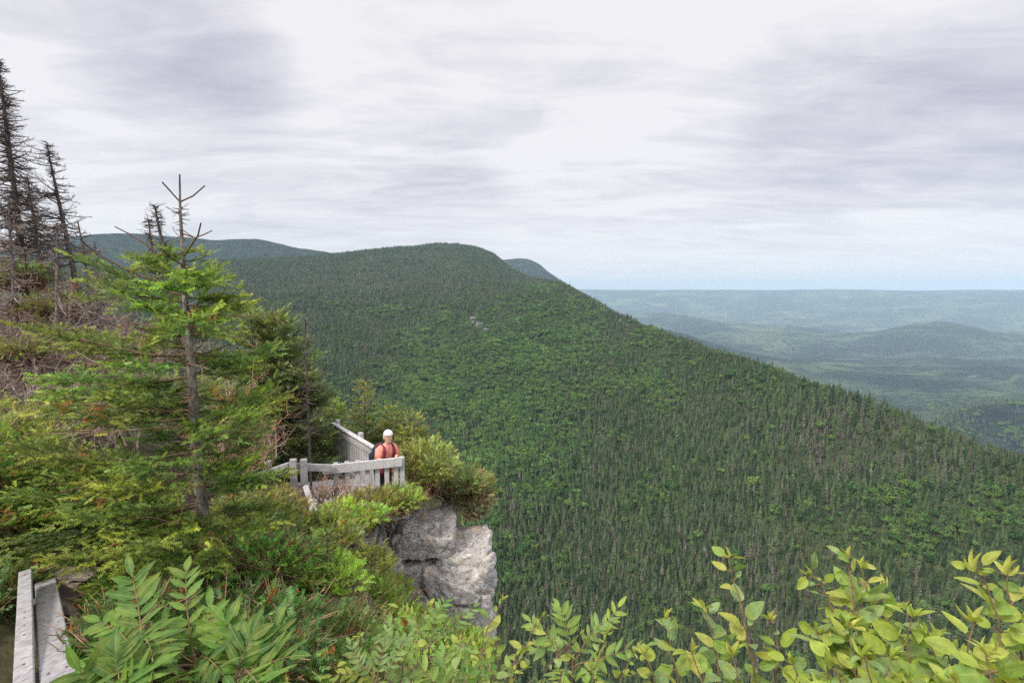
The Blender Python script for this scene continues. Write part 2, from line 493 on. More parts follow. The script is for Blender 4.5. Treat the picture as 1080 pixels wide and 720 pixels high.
def far_conifer(seed, nb, rb, droop, sparse=0, pw=.85):
    r = np.random.default_rng(seed); mb = MB()
    mb.tube([(0, 0, -.06), (0, 0, .45), (0, 0, .97)], [.014, .010, .003], 4, mat=1)
    t = np.sort(r.random(nb))**1.1 * .93 + .06
    an = r.random(nb) * 6.283; lump = .75 + .5 * r.random(nb)
    for i in range(nb):
        h = t[i]; R = rb * (1 - h)**pw * lump[i] + .012
        if h < .16: R *= .75
        c, s = math.cos(an[i]), math.sin(an[i]); d = np.array((c, s, 0)); q = np.array((-s, c, 0))
        w = R * (.42 if not sparse else .14) + .008
        z0 = h + R * .15; z1 = h - droop * R
        V = [d * .004 + (0, 0, z0), d * R * .6 + q * w + (0, 0, (z0 + z1) / 2 - .01), d * R + (0, 0, z1), d * R * .6 - q * w + (0, 0, (z0 + z1) / 2 - .01), d * R * .55 + (0, 0, (z0 + z1) / 2 + .025)]
        g = .75 + .5 * r.random()
        mb.add(V, [(0, 1, 4), (1, 2, 4), (2, 3, 4), (3, 0, 4)], (g, g, g))
    return mb


def far_broad(seed, nl, rx):
    r = np.random.default_rng(seed); mb = MB()
    mb.tube([(0, 0, -.06), (.01, 0, .3), (0, .01, .7)], [.02, .015, .006], 4, mat=1)
    lobes = [(0, 0, .62, rx * .95, .30)] + [(rx * .6 * math.cos(a), rx * .6 * math.sin(a), .42 + .34 * r.random(), rx * .55, .2) for a in r.random(6) * 6.28]
    for x, y, z, a, b in lobes:
        n = int(nl / len(lobes) * (1.6 if x == 0 else .9))
        d = r.normal(size=(n, 3)); d /= np.linalg.norm(d, axis=1)[:, None]
        rd = .72 + .32 * r.random(n)
        P = np.stack([x + d[:, 0] * a * rd, y + d[:, 1] * a * rd, z + d[:, 2] * b * rd], -1)
        for p, dn in zip(P, d):
            u = unit(np.cross(dn + r.normal(size=3) * .5, r.normal(size=3))); v = unit(np.cross(dn + r.normal(size=3) * .3, u))
            s = (.035 + .035 * r.random()) * rx / .3
            g = .72 + .5 * r.random()
            mb.add([p - u * s, p - v * s * .8, p + u * s, p + v * s * .8 + dn * s * .3], [(0, 1, 2, 3)], (g, g, g))
    return mb


protos = []     # (mesh, kind)
for k in range(3): protos.append((far_conifer(20 + k, 95, (.21, .25, .18)[k], .5).build('spruce_tree', [M['spruce'], M['far_bark']], link=False), 'spruce'))
for k in range(2): protos.append((far_conifer(30 + k, 60, (.16, .13)[k], .5, 0).build('grey_spruce_tree', [M['greyspruce'], M['far_bark']], link=False), 'grey'))
for k in range(3): protos.append((far_broad(40 + k, 190, (.44, .52, .40)[k]).build('broadleaf_tree', [M['birch'], M['far_bark']], link=False), 'broad'))
for k in range(2): protos.append((far_broad(50 + k, 190, (.46, .40)[k]).build('broadleaf_tree', [M['lime'], M['far_bark']], link=False), 'broad'))
for k in range(1): protos.append((far_conifer(60 + k, 26, .10, .3, 1).build('bare_snag_tree', [M['snag'], M['snag']], link=False), 'snag'))
KIND = [k for _, k in protos]
srccol = bpy.data.collections.new('tree models')
for i, (me, k) in enumerate(protos):
    so = bpy.data.objects.new('model_%02d' % i, me); srccol.objects.link(so)


def sample_grid(P, pick, dens):
    """random points on the cells of a grid surface, dens(per m2) per cell"""
    a = P[:-1, :-1]; b = P[:-1, 1:]; c = P[1:, 1:]; d = P[1:, :-1]
    area = .5 * np.hypot(*np.moveaxis(np.cross(b - a, d - a)[..., 2:3], -1, 0), 0) + .5 * np.abs(np.cross(b - c, d - c)[..., 2])
    nexp = np.abs(area) * dens * pick
    n = RNG.poisson(np.clip(nexp, 0, 4000))
    idx = np.repeat(np.arange(n.size), n.ravel())
    u = RNG.random(len(idx))[:, None]; v = RNG.random(len(idx))[:, None]
    fl = lambda q: q.reshape(-1, 3)[idx]
    return (fl(a) * (1 - u) + fl(b) * u) * (1 - v) + (fl(d) * (1 - u) + fl(c) * u) * v


cR = np.hypot(MP[:-1, :-1, 0], MP[:-1, :-1, 1])
pxm, pym, dm = proj(MP[:-1, :-1].reshape(-1, 3))
pxm = pxm.reshape(cR.shape); pym = pym.reshape(cR.shape)
pick = (pxm > 40) & (pxm < 1240) & (cR > 215) & (pym < 780) & (vv[:-1, None] < 5.25)
dens = np.clip(1 / 4.6 * (330 / np.maximum(cR, 330))**1.2, 1 / 45, 1)
TP = sample_grid(MP, pick, dens)
pxv, pyv, dv_ = proj(np.stack([X, Y, Z], -1)[:-1, :-1].reshape(-1, 3)); rv = R2[:-1, :-1]
vn_ = vnoise(X[:-1, :-1] / 260, Y[:-1, :-1] / 260)
pkv = (pxv.reshape(rv.shape) > 820) & (pxv.reshape(rv.shape) < 1180) & (rv > 1150) & (rv < 4200)
TPV = sample_grid(np.stack([X, Y, Z], -1), pkv, np.clip(1 / 45 * (1800 / rv)**1.2, 1 / 140, 1 / 40) * (1 - sst(rv / 4000 + .5 * vn_, .55, 1.15)) * sst(vn_, .15, .5)); TP = np.concatenate([TP, TPV])
tpx, tpy, td = proj(TP); tr = np.hypot(TP[:, 0], TP[:, 1])
nT = len(TP)


def g2(x, y, sx, sy): return np.exp(-((tpx - x) / sx)**2 - ((tpy - y) / sy)**2)


patch = fbm(TP[:, 0] / 45, TP[:, 1] / 45, 3) * 1.6 + fbm(TP[:, 0] / 140 + 8, TP[:, 1] / 140, 2) * 1.2
pb = .04 + .85 * g2(540, 440, 75, 130) + .55 * g2(590, 350, 70, 35) + .40 * g2(430, 400, 70, 60) + .55 * g2(500, 600, 60, 90) + .25 * g2(640, 480, 70, 50) \
    + .3 * g2(810, 545, 70, 28) + .3 * g2(960, 570, 55, 30) + .18 * g2(1050, 560, 50, 35) + .2 * g2(700, 400, 80, 40)
pb = np.where(TP[:, 2] < -330, .36 + patch * .8, pb); pb = np.clip(pb * 1.05 + patch * .9 - .22, .01, .9) * (1 - .9 * sst(-tpy, -306, -298))
pg = .10 + .55 * g2(760, 640, 150, 65) + .35 * g2(860, 470, 120, 40) + .55 * g2(430, 297, 120, 12) + .3 * g2(340, 320, 90, 25) + .25 * g2(1000, 500, 90, 30)
pg = np.clip(pg * .8 + patch * -.35, .03, .8)
u = RNG.random(nT); isb = u < pb
isg = (~isb) & (RNG.random(nT) < pg)
kind = np.where(isb, 0, np.where(isg, 1, 2))
idx = np.empty(nT, int)
nb_ = isb.sum(); lm = RNG.random(nT) < (.2 + patch * .5)
idx[isb] = np.where(lm[isb], RNG.integers(8, 10, nb_), RNG.integers(5, 8, nb_))
idx[isg] = np.where(RNG.random(isg.sum()) < .12, 10, RNG.integers(3, 5, isg.sum()))
sp = kind == 2; idx[sp] = RNG.integers(0, 3, sp.sum())
far = np.clip((tr / 600)**.3, 1, 1.7)
hgt = np.where(isb, RNG.normal(5.2, 1.2, nT), RNG.normal(5.9, 1.9, nT)).clip(2, 12)
hgt *= .74 + 1.05 * vnoise(TP[:, 0] / 35, TP[:, 1] / 35) * RNG.uniform(.5, 1.1, nT); hgt *= 1 - .2 * sst(tr, 1500, 2300) * (TP[:, 2] > -300); hgt *= np.where(TP[:, 2] < -300, 1.5, 1)
wid = hgt * far * np.where(isb, 1.0, RNG.uniform(.85, 1.25, nT))
rot = RNG.random(nT) * 6.283

# the nearest trees that can be told apart become objects of their own
seen = (tpx > 530) & (tpx < 1076) & (tpy < 690 - 60 * (tpx > 690)) & (tpy - hgt * FPX / td > 300)
named = np.zeros(nT, bool)
LAB = {'spruce': ('dark narrow spruce in the nearest part of the far slope', 'nearest dark spruces on the far slope', 'spruce_tree'),
       'grey': ('grey brown thin spruce in the nearest part of the far slope', 'nearest grey spruces on the far slope', 'grey_spruce_tree'),
       'broad': ('round green broadleaf tree in the nearest part of the far slope', 'nearest broadleaf trees on the far slope', 'broadleaf_tree'),
       'snag': ('bare pale snag standing among spruces of the far slope', 'bare snags on the far slope', 'bare_snag_tree')}
size = hgt / td
karr = np.array(KIND)[idx]
for kd, cnt in (('spruce', 140), ('grey', 140), ('broad', 140), ('snag', 25)):
    c = np.where(seen & (karr == kd))[0]
    c = c[np.argsort(-size[c])][:cnt]; named[c] = True
    lab, grp, nm = LAB[kd]
    for i in c:
        o = bpy.data.objects.new(nm, protos[idx[i]][0]); COL.objects.link(o)
        o.location = TP[i]; o.rotation_euler = (0, 0, rot[i]); o.scale = (wid[i], wid[i], hgt[i])
        tag(o, lab, 'tree', grp)


def instancer(name, sel, label):
    me = bpy.data.meshes.new(name); k = int(sel.sum()); me.vertices.add(k)
    me.vertices.foreach_set('co', TP[sel].astype(np.float32).ravel())
    a = me.attributes.new('idx', 'INT', 'POINT'); a.data.foreach_set('value', idx[sel].astype(np.int32))
    a = me.attributes.new('siz', 'FLOAT_VECTOR', 'POINT'); a.data.foreach_set('vector', np.stack([wid[sel], wid[sel], hgt[sel]], -1).astype(np.float32).ravel())
    a = me.attributes.new('rotz', 'FLOAT_VECTOR', 'POINT'); a.data.foreach_set('vector', np.stack([0 * rot[sel], 0 * rot[sel], rot[sel]], -1).astype(np.float32).ravel())
    o = bpy.data.objects.new(name, me); COL.objects.link(o)
    ng = bpy.data.node_groups.new(name, 'GeometryNodeTree')
    ng.interface.new_socket('Geometry', in_out='INPUT', socket_type='NodeSocketGeometry')
    ng.interface.new_socket('Geometry', in_out='OUTPUT', socket_type='NodeSocketGeometry')
    gi_ = ng.nodes.new('NodeGroupInput'); go = ng.nodes.new('NodeGroupOutput')
    ci = ng.nodes.new('GeometryNodeCollectionInfo'); ci.inputs['Collection'].default_value = srccol
    ci.inputs['Separate Children'].default_value = True; ci.inputs['Reset Children'].default_value = True
    ip = ng.nodes.new('GeometryNodeInstanceOnPoints'); ip.inputs['Pick Instance'].default_value = True

    def attr(nm, ty):
        q = ng.nodes.new('GeometryNodeInputNamedAttribute'); q.data_type = ty; q.inputs['Name'].default_value = nm
        return [s for s in q.outputs if s.enabled and s.name == 'Attribute'][0]
    L = ng.links.new
    L(gi_.outputs[0], ip.inputs['Points']); L(ci.outputs[0], ip.inputs['Instance'])
    L(attr('idx', 'INT'), ip.inputs['Instance Index']); L(attr('siz', 'FLOAT_VECTOR'), ip.inputs['Scale'])
    er = ng.nodes.new('FunctionNodeEulerToRotation'); L(attr('rotz', 'FLOAT_VECTOR'), er.inputs[0]); L(er.outputs[0], ip.inputs['Rotation'])
    L(ip.outputs[0], go.inputs[0])
    md = o.modifiers.new('trees', 'NODES'); md.node_group = ng
    return tag(o, label, 'forest', kind='stuff')


instancer('conifer_forest', (~named) & (kind > 0), 'dense dark conifer wood covering the mountain side')
instancer('broadleaf_forest', (~named) & (kind == 0), 'bright green broadleaf wood in the folds of the mountain side')
open('/tmp/forest.txt', 'w').write('%d %d %d' % (nT, named.sum(), isb.sum())) if False else None
# ================================================================== near ground
def edge_x(y):
    return np.interp(y, [-4, 0, 1.2, 2.2, 4, 6.5, 8.6, 9.4, 10.5, 12, 14], [4.2, 3.4, 2.2, .6, -.95, -2.2, -3.1, -3.3, -3.2, -2.6, -2.4])


def gz0(x, y):
    x = np.asarray(x, float); y = np.asarray(y, float)
    z = -1.75 - .272 * np.clip(y, -3, 11) - .05 * np.clip(y - 11, 0, 5)
    s = np.clip(-x - 3 - .1 * y, 0, None); z = z + .52 * s - .012 * s * s
    z = z - .35 * np.clip(y - 14.5, 0, None)**1.35 - np.clip(-x - 26, 0, None) * 1.2
    return z


def gz(x, y):
    z = gz0(x, y); over = np.clip(np.asarray(x, float) - edge_x(y), 0, None)
    return z - np.minimum(3.2 * over**1.15 + .5 * over, 110)


gx = np.concatenate([np.linspace(-70, -26, 23)[:-1], np.linspace(-26, 4, 170), np.linspace(4, 40, 30)[1:]])
gy = np.concatenate([np.linspace(-30, -4, 14)[:-1], np.linspace(-4, 17, 120), np.linspace(17, 60, 30)[1:]])
GX, GY = np.meshgrid(gx, gy)
GZ = gz(GX, GY) + fbm(GX * .9, GY * .9, 4) * .35
GZ = np.maximum(GZ, -150)
n = len(gx); gi = (np.arange(len(gy) - 1)[:, None] * n + np.arange(n - 1)[None]).ravel()
mb = MB(); mb.add(np.stack([GX, GY, GZ], -1).reshape(-1, 3), np.stack([gi, gi + 1, gi + n + 1, gi + n], -1))
tag(mb.build('headland_ground', M['ground'], smooth=True), 'mossy soil of the cliff top under the bushes', 'ground', kind='structure')


# ------------------------------------------------------------------ rock outcrop
def rock_blocks(blocks, seed, n=84, big=1.0):
    mb = MB(); r = np.random.default_rng(seed)
    for (c, h, rz, tilt, e) in blocks:
        lin = np.linspace(-1, 1, n); a, b = np.meshgrid(lin, lin)
        Rm = np.array(Matrix.Rotation(rad(rz), 3, 'Z') @ Matrix.Rotation(rad(tilt), 3, 'Y'))
        for ax in range(3):
            for sg in (-1, 1):
                P = np.empty((n, n, 3)); P[..., ax] = sg; P[..., (ax + 1) % 3] = a if sg > 0 else -a; P[..., (ax + 2) % 3] = b
                q = P.reshape(-1, 3)
                q = q / (np.sum(np.abs(q)**e, 1)**(1 / e))[:, None]
                W = (q * np.array(h)) @ Rm.T + np.array(c)
                nn = (q / np.array(h)); nn /= np.linalg.norm(nn, axis=1)[:, None]; nn = nn @ Rm.T
                u, v, ww = W[:, 0] / big, W[:, 1] / big, W[:, 2] / big
                dd = np.empty(len(W))
                for i_, (x_, y_, z_) in enumerate(zip(u, v, ww)):
                    wx = MN.noise(Vector((x_ * 1.3, y_ * 1.3, z_ * 1.3))) * .25
                    ds, ps = MN.voronoi(Vector((x_ * 1.15 + wx, y_ * 1.15, z_ * 1.75 + wx)))
                    e1 = ds[1] - ds[0]; cell = math.sin(ps[0][0] * 12.9 + ps[0][1] * 78.2 + ps[0][2] * 37.7) * 43758.5; cell -= math.floor(cell)
                    d3, p3 = MN.voronoi(Vector((x_ * 4.2, y_ * 4.2, z_ * 5.5 + wx * 3))); c3 = math.sin(p3[0][0] * 12.9 + p3[0][1] * 78.2 + p3[0][2] * 37.7) * 43758.5; c3 -= math.floor(c3)
                    fr = MN.fractal(Vector((x_ * 3, y_ * 3, z_ * 3)), 1.0, 2.1, 6)
                    t1 = min(1, e1 / .11); t3 = min(1, (d3[1] - d3[0]) / .2)
                    dd[i_] = .17 * (cell - .5) * t1 - .07 * (1 - t1) + .05 * (c3 - .5) * t3 - .015 * (1 - t3) + .045 * fr
                W = W + nn * dd[:, None] * big
                gi = (np.arange(n - 1)[:, None] * n + np.arange(n - 1)[None]).ravel()
                mb.add(W, np.stack([gi, gi + 1, gi + n + 1, gi + n], -1))
    return mb


def blk(px, py, d, hx, hy, hz, rz=0, tilt=0, e=5): return (at(px, py, d), (hx, hy, hz), rz, tilt, e)


rr1 = np.random.default_rng(77); bl = [blk(456, 634, 10.36, 1.22, .88, 1.20, -2, 1, 9), blk(488, 596, 10.34, .60, .78, .62, 4, 1, 8), blk(450, 561, 10.3, .62, .80, .27, 3, -2, 8), blk(405, 596, 10.0, .55, .7, .52, -8, 3, 7),
    blk(452, 800, 11.3, 1.15, 1.1, 2.8, 4, 2, 7), blk(395, 1050, 12.0, 2.0, 1.8, 6.0, 0, 0, 6), blk(392, 650, 10.0, .62, .7, .9, -14, 5, 7)]
for px_, py_k, w2 in ((366, 572, .34), (350, 590, .3), (388, 566, .26), (372, 604, .36)): bl.append(blk(px_, py_k, 9.7 + rr1.uniform(-.2, .2), w2, .45, w2 * .7, rr1.normal() * 20, rr1.normal() * 8, 6))
mb = rock_blocks(bl, 5)
tag(mb.build('rock_outcrop', M['rock'], smooth=True), 'grey lichen covered cliff rock jutting out below the railing', 'rock')

# ------------------------------------------------------------------ conifer shoots
def shoot_template(seed, n, nl, w, full=False):
    """flat spray of needles along y (0..1); x is the flat direction, z up"""
    r = np.random.default_rng(seed); V = []; F = []; C = []
    V += [(-.012, 0, 0), (.012, 0, 0), (.006, 1, 0), (-.006, 1, 0)]; F += [(0, 1, 2), (0, 2, 3)]; C += [.55] * 4
    for i in range(n):
        y = (i + r.random()) / n; a = rad(48 + 18 * r.random() - 25 * max(0, y - .75))
        sgn = 1 if i % 2 else -1; up = rad(r.normal(14, 16)) if not full else r.random() * 6.28
        L = nl * (.75 + .4 * r.random()) * (1 - .35 * max(0, y - .7) / .3)
        dx, dy, dz = math.sin(a) * math.cos(up) * sgn, math.cos(a), math.sin(a) * math.sin(up)
        b = len(V); k = w * (.8 + .4 * r.random())
        V += [(0, y - k, 0), (0, y + k, .004), (dx * L, y + dy * L, dz * L)]; F.append((b, b + 1, b + 2))
        g = .82 + .3 * r.random(); C += [g * .85, g * .85, g * 1.12]
    return np.array(V), np.array(F), np.array(C)


T_FINE = [shoot_template(k, 28, .29, .048) for k in range(2)] + [shoot_template(8 + k, 32, .27, .048, True) for k in range(2)]
T_MID = [shoot_template(10 + k, 16, .30, .06) for k in range(3)] + [shoot_template(14, 18, .28, .06, True)]
T_FULL = [shoot_template(20 + k, 18, .24, .05, True) for k in range(4)]


def orient(D, U):
    D = D / (np.linalg.norm(D, axis=1)[:, None] + 1e-9)
    S = np.cross(D, U); S /= np.linalg.norm(S, axis=1)[:, None] + 1e-9
    return D, S, np.cross(S, D)


def add_shoots(mb, P, D, U, L, Cc, temps):
    P, D, U, L, Cc = (np.asarray(q, float) for q in (P, D, U, L, Cc))
    if len(P) == 0: return
    D, S, U = orient(D, U); which = RNG.integers(0, len(temps), len(P))
    for k, (V, F, C) in enumerate(temps):
        s = which == k
        if not s.any(): continue
        W = P[s][:, None] + L[s][:, None, None] * (V[None, :, 0:1] * S[s][:, None] + V[None, :, 1:2] * D[s][:, None] + V[None, :, 2:3] * U[s][:, None])
        m = len(V); Fi = (F[None] + (np.arange(s.sum()) * m)[:, None, None]).reshape(-1, 3)
        mb.add(W.reshape(-1, 3), Fi, (Cc[s][:, None] * C[None, :, None]).reshape(-1, 3))


DARKG = np.array((.105, .190, .055)); MIDG = np.array((.235, .340, .080)); NEWG = np.array((.38, .42, .070)); OLIVE = np.array((.185, .225, .095))
BLUEG = np.array((.06, .12, .055)); RUST = np.array((.55, .17, .05)); YELG = np.array((.46, .45, .11)); DRY = np.array((.38, .26, .13))


class Tree:
    """shoots and wood of one conifer, gathered before they become crown and branches"""
    def __init__(s, seed): s.r = np.random.default_rng(seed); s.P = []; s.D = []; s.U = []; s.L = []; s.C = []; s.w = MB(); s.rust = ([], [], [], [], [])

    def shoot(s, p, d, u, L, c): s.P.append(p); s.D.append(d); s.U.append(u); s.L.append(L); s.C.append(c)

    def tone(s, pal, tip=0.0):
        a, b, c = pal; t = s.r.random(); q = a + (b - a) * t
        k = np.clip(tip * (.4 + .8 * s.r.random()), 0, 1)
        q = q + (c - q) * k
        return q * (.6 + 1.15 * s.r.random()**1.3)

    def bough(s, p0, p1, sag=.12, w=.36, start=.25, step=.06, sl=.10, pal=(DARKG, MIDG, NEWG), thick=.012, dens=1.0, end=1.0, wood=True, vs_=.30):
        hue = np.array((s.r.uniform(.85, 1.15), s.r.uniform(.92, 1.1), s.r.uniform(.8, 1.2))) * s.r.uniform(.85, 1.2); pal = tuple(q * hue for q in pal)
        r = s.r; p0 = np.asarray(p0, float); p1 = np.asarray(p1, float); v = p1 - p0; L = np.linalg.norm(v)
        up = np.array((0, 0, 1.)); n = max(5, int(L / .09)); t = np.linspace(0, 1, n)
        lift = -sag * L * np.sin(math.pi * t)[:, None] * up
        wob = np.cumsum(r.normal(size=(n, 3)) * .012 * L / math.sqrt(n), 0); wob -= t[:, None] * wob[-1] * .5
        C = p0 + v * t[:, None] + lift + wob
        if wood: s.w.tube(C, thick * .8 * (1 - .8 * t) + .0012, 5, (.62, .57, .53), cap=False)
        ts = np.arange(start, end + .001, step / L)
        for i, tt in enumerate(ts):
            k = tt * (n - 1); i0 = min(int(k), n - 2); pt = C[i0] + (C[i0 + 1] - C[i0]) * (k - i0); ax = unit(C[i0 + 1] - C[i0])
            side = unit(np.cross(ax, up)); un = np.cross(side, ax)
            prof = (math.sin(math.pi * min(1, (tt - start) / (1.02 - start) * .62 + .30))**1.1)
            for sg in (1, -1):
                if r.random() > dens: continue
                ll = w * L * prof * r.uniform(.55, 1.1) + .03
                an = rad(r.uniform(42, 66)); ld = unit(ax * math.cos(an) + side * sg * math.sin(an) + un * r.normal(.06, vs_))
                if ll > .11:
                    m = int(ll / .05) + 2; q = np.linspace(0, 1, m)[:, None]
                    bend = ax * .22 * ll * q**2 - up * .05 * ll * q + r.normal(size=3) * .03 * ll * q
                    lc = pt + ld * ll * q + bend
                    s.w.tube(lc[::2] if m > 4 else lc, np.linspace(.0032, .0012, len(lc[::2] if m > 4 else lc)), 3, (.8, .7, .6), cap=False)
                    for j in range(m):
                        f = j / (m - 1); la = unit(lc[min(j + 1, m - 1)] - lc[max(j - 1, 0)])
                        tip = max(0, (f - .45) / .55) * .75 + max(0, tt - .7) * .6
                        if f > .15 or ll < .2:
                            ls = unit(np.cross(la, un))
                            for s2 in ((1, -1) if f < .99 else (0,)):
                                a2 = rad(r.uniform(30, 52)) * s2
                                s.shoot(lc[j], la * math.cos(a2) + ls * math.sin(a2) + un * r.normal(.05, .34), un + r.normal(size=3) * .5, sl * r.uniform(.6, 1.15) * (1 - .35 * f * (s2 != 0)), s.tone(pal, tip))
                else:
                    s.shoot(pt, ld, un + r.normal(size=3) * .2, max(sl * .7, ll), s.tone(pal, .25 + .5 * tt))
        ax = unit(C[-1] - C[-2]); side = unit(np.cross(ax, up))
        if end >= 1:
            s.shoot(C[-1], ax, up, sl, s.tone(pal, .9)); 
        return C

    def rustclump(s, p, size, n=14):
        for i in range(n):
            s.rust[0].append(np.asarray(p) + s.r.normal(size=3) * size * .4); s.rust[1].append(s.r.normal(size=3) + (0, 0, .3)); s.rust[2].append(s.r.normal(size=3)); s.rust[3].append(size * s.r.uniform(.6, 1)); s.rust[4].append(RUST * s.r.uniform(.6, 1.2))

    def crown(s, temps):
        mb = MB(); add_shoots(mb, s.P, s.D, s.U, s.L, s.C, temps)
        if s.rust[0]: add_shoots(mb, *s.rust, T_FULL)
        return mb


def conifer(name, px, d, top_py, R, label, cat='tree', group=None, seed=0, pal=(DARKG, MIDG, NEWG), temps=None, whorl=.22, sl=.10, lean=0, base_dz=0, nper=6, bare=.12, asym=(0, 0), thick=None, dens=.9, step=.07, shape=.9, dead=0, trunkcol=(1, 1, 1), start=.25, minz=None):
    t = Tree(seed); r = t.r; top = at(px, top_py, d)
    base = np.array((top[0] + lean, top[1], 0)); base[2] = float(gz(base[0], base[1])) - .05 + base_dz
    if minz is not None: base[2] = max(base[2], top[2] - minz)
    H = top[2] - base[2]; root = empty(name, base, label, cat, group)
    th = thick or .012 + .013 * H
    n = 9; q = np.linspace(0, 1, n); tc = base + (top - base) * q[:, None] + np.cumsum(r.normal(size=(n, 3)) * (.012 * H / 3, .012 * H / 3, 0), 0) * (1 - q)[:, None]
    tr = MB(); tr.tube(tc, th * (1 - q)**.8 + .004, 8); tko = tr.build('trunk', M['bark'], root, smooth=True)
    z = bare * H
    while z < H * .97:
        f = z / H; Rz = R * (1 - f)**shape * r.uniform(.75, 1.15) + .05; a0 = r.random() * 6.28
        p = tc[0] + (tc[-1] - tc[0]) * f; k0 = f * (n - 1); i0 = min(int(k0), n - 2); p = tc[i0] + (tc[i0 + 1] - tc[i0]) * (k0 - i0)
        for j in range(nper):
            if r.random() < dead: continue
            a = a0 + j * 6.283 / nper + r.normal() * .25; dv = np.array((math.cos(a), math.sin(a), 0))
            L = Rz * r.uniform(.6, 1.1) * (1 + asym[0] * dv[0] + asym[1] * dv[1])
            rise = .05 + .5 * f**2 + r.normal() * .07
            t.bough(p, p + dv * L + np.array((0, 0, rise * L)), sag=.10, start=start, step=step, sl=sl, pal=pal, thick=.004 + .006 * L, dens=dens, w=.34)
        z += whorl * (1 - .45 * f) * r.uniform(.8, 1.2)
    for k in range(3): t.shoot(top - (0, 0, .09 * k), (r.normal() * .15, r.normal() * .15, 1), (1, 0, 0), sl * 1.1, t.tone(pal, .6))
    t.w.build('branches', M['twig'], tko); t.crown(temps or T_MID).build('crown', M['needles'], root)
    return root


def mound(name, px, py, d, rx, ry, rz, label, cat='shrub', group=None, seed=0, pal=(DARKG, MIDG, NEWG), n=900, sl=.13, temps=None, lift=.35, tipk=.55, sub=9, twig=True):
    """low wind clipped conifer bush: a heap of leafy twigs around a few lobes"""
    t = Tree(seed); r = t.r; c = at(px, py, d); base = c - np.array((0, 0, rz * .9)); root = empty(name, base, label, cat, group)
    tw = []
    lob = [(np.zeros(3), 1.0)] + [(np.array((rx * .75 * math.cos(a), ry * .75 * math.sin(a), rz * r.uniform(-.35, .35))), r.uniform(.35, .6)) for a in r.random(sub) * 6.283]
    tot = sum(k * k for _, k in lob)
    for off, k in lob:
        m = int(n * k * k / tot); hue = np.array((r.uniform(.8, 1.2), r.uniform(.9, 1.2), r.uniform(.8, 1.4))) * r.uniform(.8, 1.45)
        dr = r.normal(size=(m, 3)); dr[:, 2] = np.abs(dr[:, 2]) * .9 - .25 * np.abs(r.normal(size=m)) ; dr /= np.linalg.norm(dr, axis=1)[:, None]
        rr_ = (.55 + .5 * r.random(m)**.6)
        P = c + off + dr * np.array((rx, ry, rz)) * k * rr_[:, None]
        for p, dv, q in zip(P, dr, rr_):
            dirn = unit(dv * (1, 1, .7) + (0, 0, lift) + r.normal(size=3) * .38)
            t.shoot(p, dirn, unit(r.normal(size=3) + (0, 0, 1.0)), sl * r.uniform(.6, 1.25), (t.tone(pal, tipk * max(0, (q - .6) / .45) * r.random() * 1.6) * hue) if r.random() > .05 else (RUST, DRY, YELG)[r.integers(0, 3)] * r.uniform(.6, 1.1))
        for _ in range(int(10 + 30 * k)):
            i = r.integers(0, max(1, m)); b = base + np.array((r.normal() * rx * .2, r.normal() * ry * .2, 0))
            mid = (b + P[i]) / 2 + r.normal(size=3) * .08; t.w.tube([b, mid, P[i], P[i] + unit(dr[i] + (0, 0, .3) + r.normal(size=3) * .3) * sl * r.uniform(.8, 2.2)], [.012, .008, .005, .002], 4, np.array((1.5, 1.3, 1.15)) * r.uniform(.5, 1.3), cap=False)
    t.w.build('branches', M['twig'], root); t.crown(temps or T_MID).build('foliage', M['needles'], root)
    return root


# ------------------------------------------------------------------ the big fir in front
t = Tree(101); FD = 4.3
base = at(229, 668, FD); base[2] = float(gz(base[0], base[1])) - .05
root = empty('fir_tree', base, 'tall green balsam fir with a bare forked top standing over the railing', 'tree')
spine = [(229, 690), (224, 610), (215, 545), (209, 500), (205, 440), (202, 390), (198, 345), (194, 300), (192, 255), (190, 220), (189.5, 184)]
sp3 = np.array([at(x, y, FD) for x, y in spine]); sp3[0] = base
tr = MB(); tr.tube(sp3, [.056, .051, .047, .043, .038, .033, .027, .020, .014, .010, .006], 10)
r = t.r
for k in range(220):           # knots and broken twig ends on the stem
    i = r.integers(0, 9); f = r.random(); p = sp3[i] + (sp3[i + 1] - sp3[i]) * f; a = r.random() * 6.28
    dv = np.array((math.cos(a), math.sin(a), r.normal() * .3)); rr0 = .06 * (1 - i / 11)
    tr.tube([p + dv * rr0 * .6, p + dv * (rr0 + .02 + .05 * r.random())], [.005, .002], 4, cap=False)
tko = tr.build('trunk', M['bark'], root, smooth=True)


def trunk_at(py):
    ys = [s[1] for s in spine][::-1]; i = np.interp(py, ys, np.arange(len(ys))[::-1]); k = min(int(i), len(spine) - 2)
    return sp3[k] + (sp3[k + 1] - sp3[k]) * (i - k)


def bare(pts, r0, r1):
    q = np.array(pts); t.w.tube(q, np.linspace(r0, r1, len(q)) * .78, 5, (.62, .52, .45))
    return q


# leafless top whorls
bare([trunk_at(213), at(181, 203, FD - .05), at(171, 192, FD - .1)], .009, .0075); bare([trunk_at(213), at(203, 207, FD), at(216, 196, FD + .1)], .009, .0075)
bare([trunk_at(227), at(184, 223, FD), at(175, 218, FD)], .006, .004)
bare([trunk_at(252), at(184, 244, FD), at(182, 239, FD)], .004, .003); bare([trunk_at(246), at(203, 250, FD - .1), at(205, 250, FD - .1)], .008, .007)
bare([trunk_at(272), at(203, 257, FD - .15), at(209, 248, FD - .2), at(212, 235, FD - .2)], .011, .0075)
bare([at(208, 250, FD - .2), at(216, 247, FD - .2), at(224, 243, FD - .2)], .007, .005); bare([at(206, 251, FD - .2), at(199, 247, FD - .2), at(192, 242, FD - .2)], .006, .004)
bare([trunk_at(268), at(168, 268, FD), at(150, 255, FD), at(135, 246, FD), at(121, 239, FD + .05)], .011, .006)
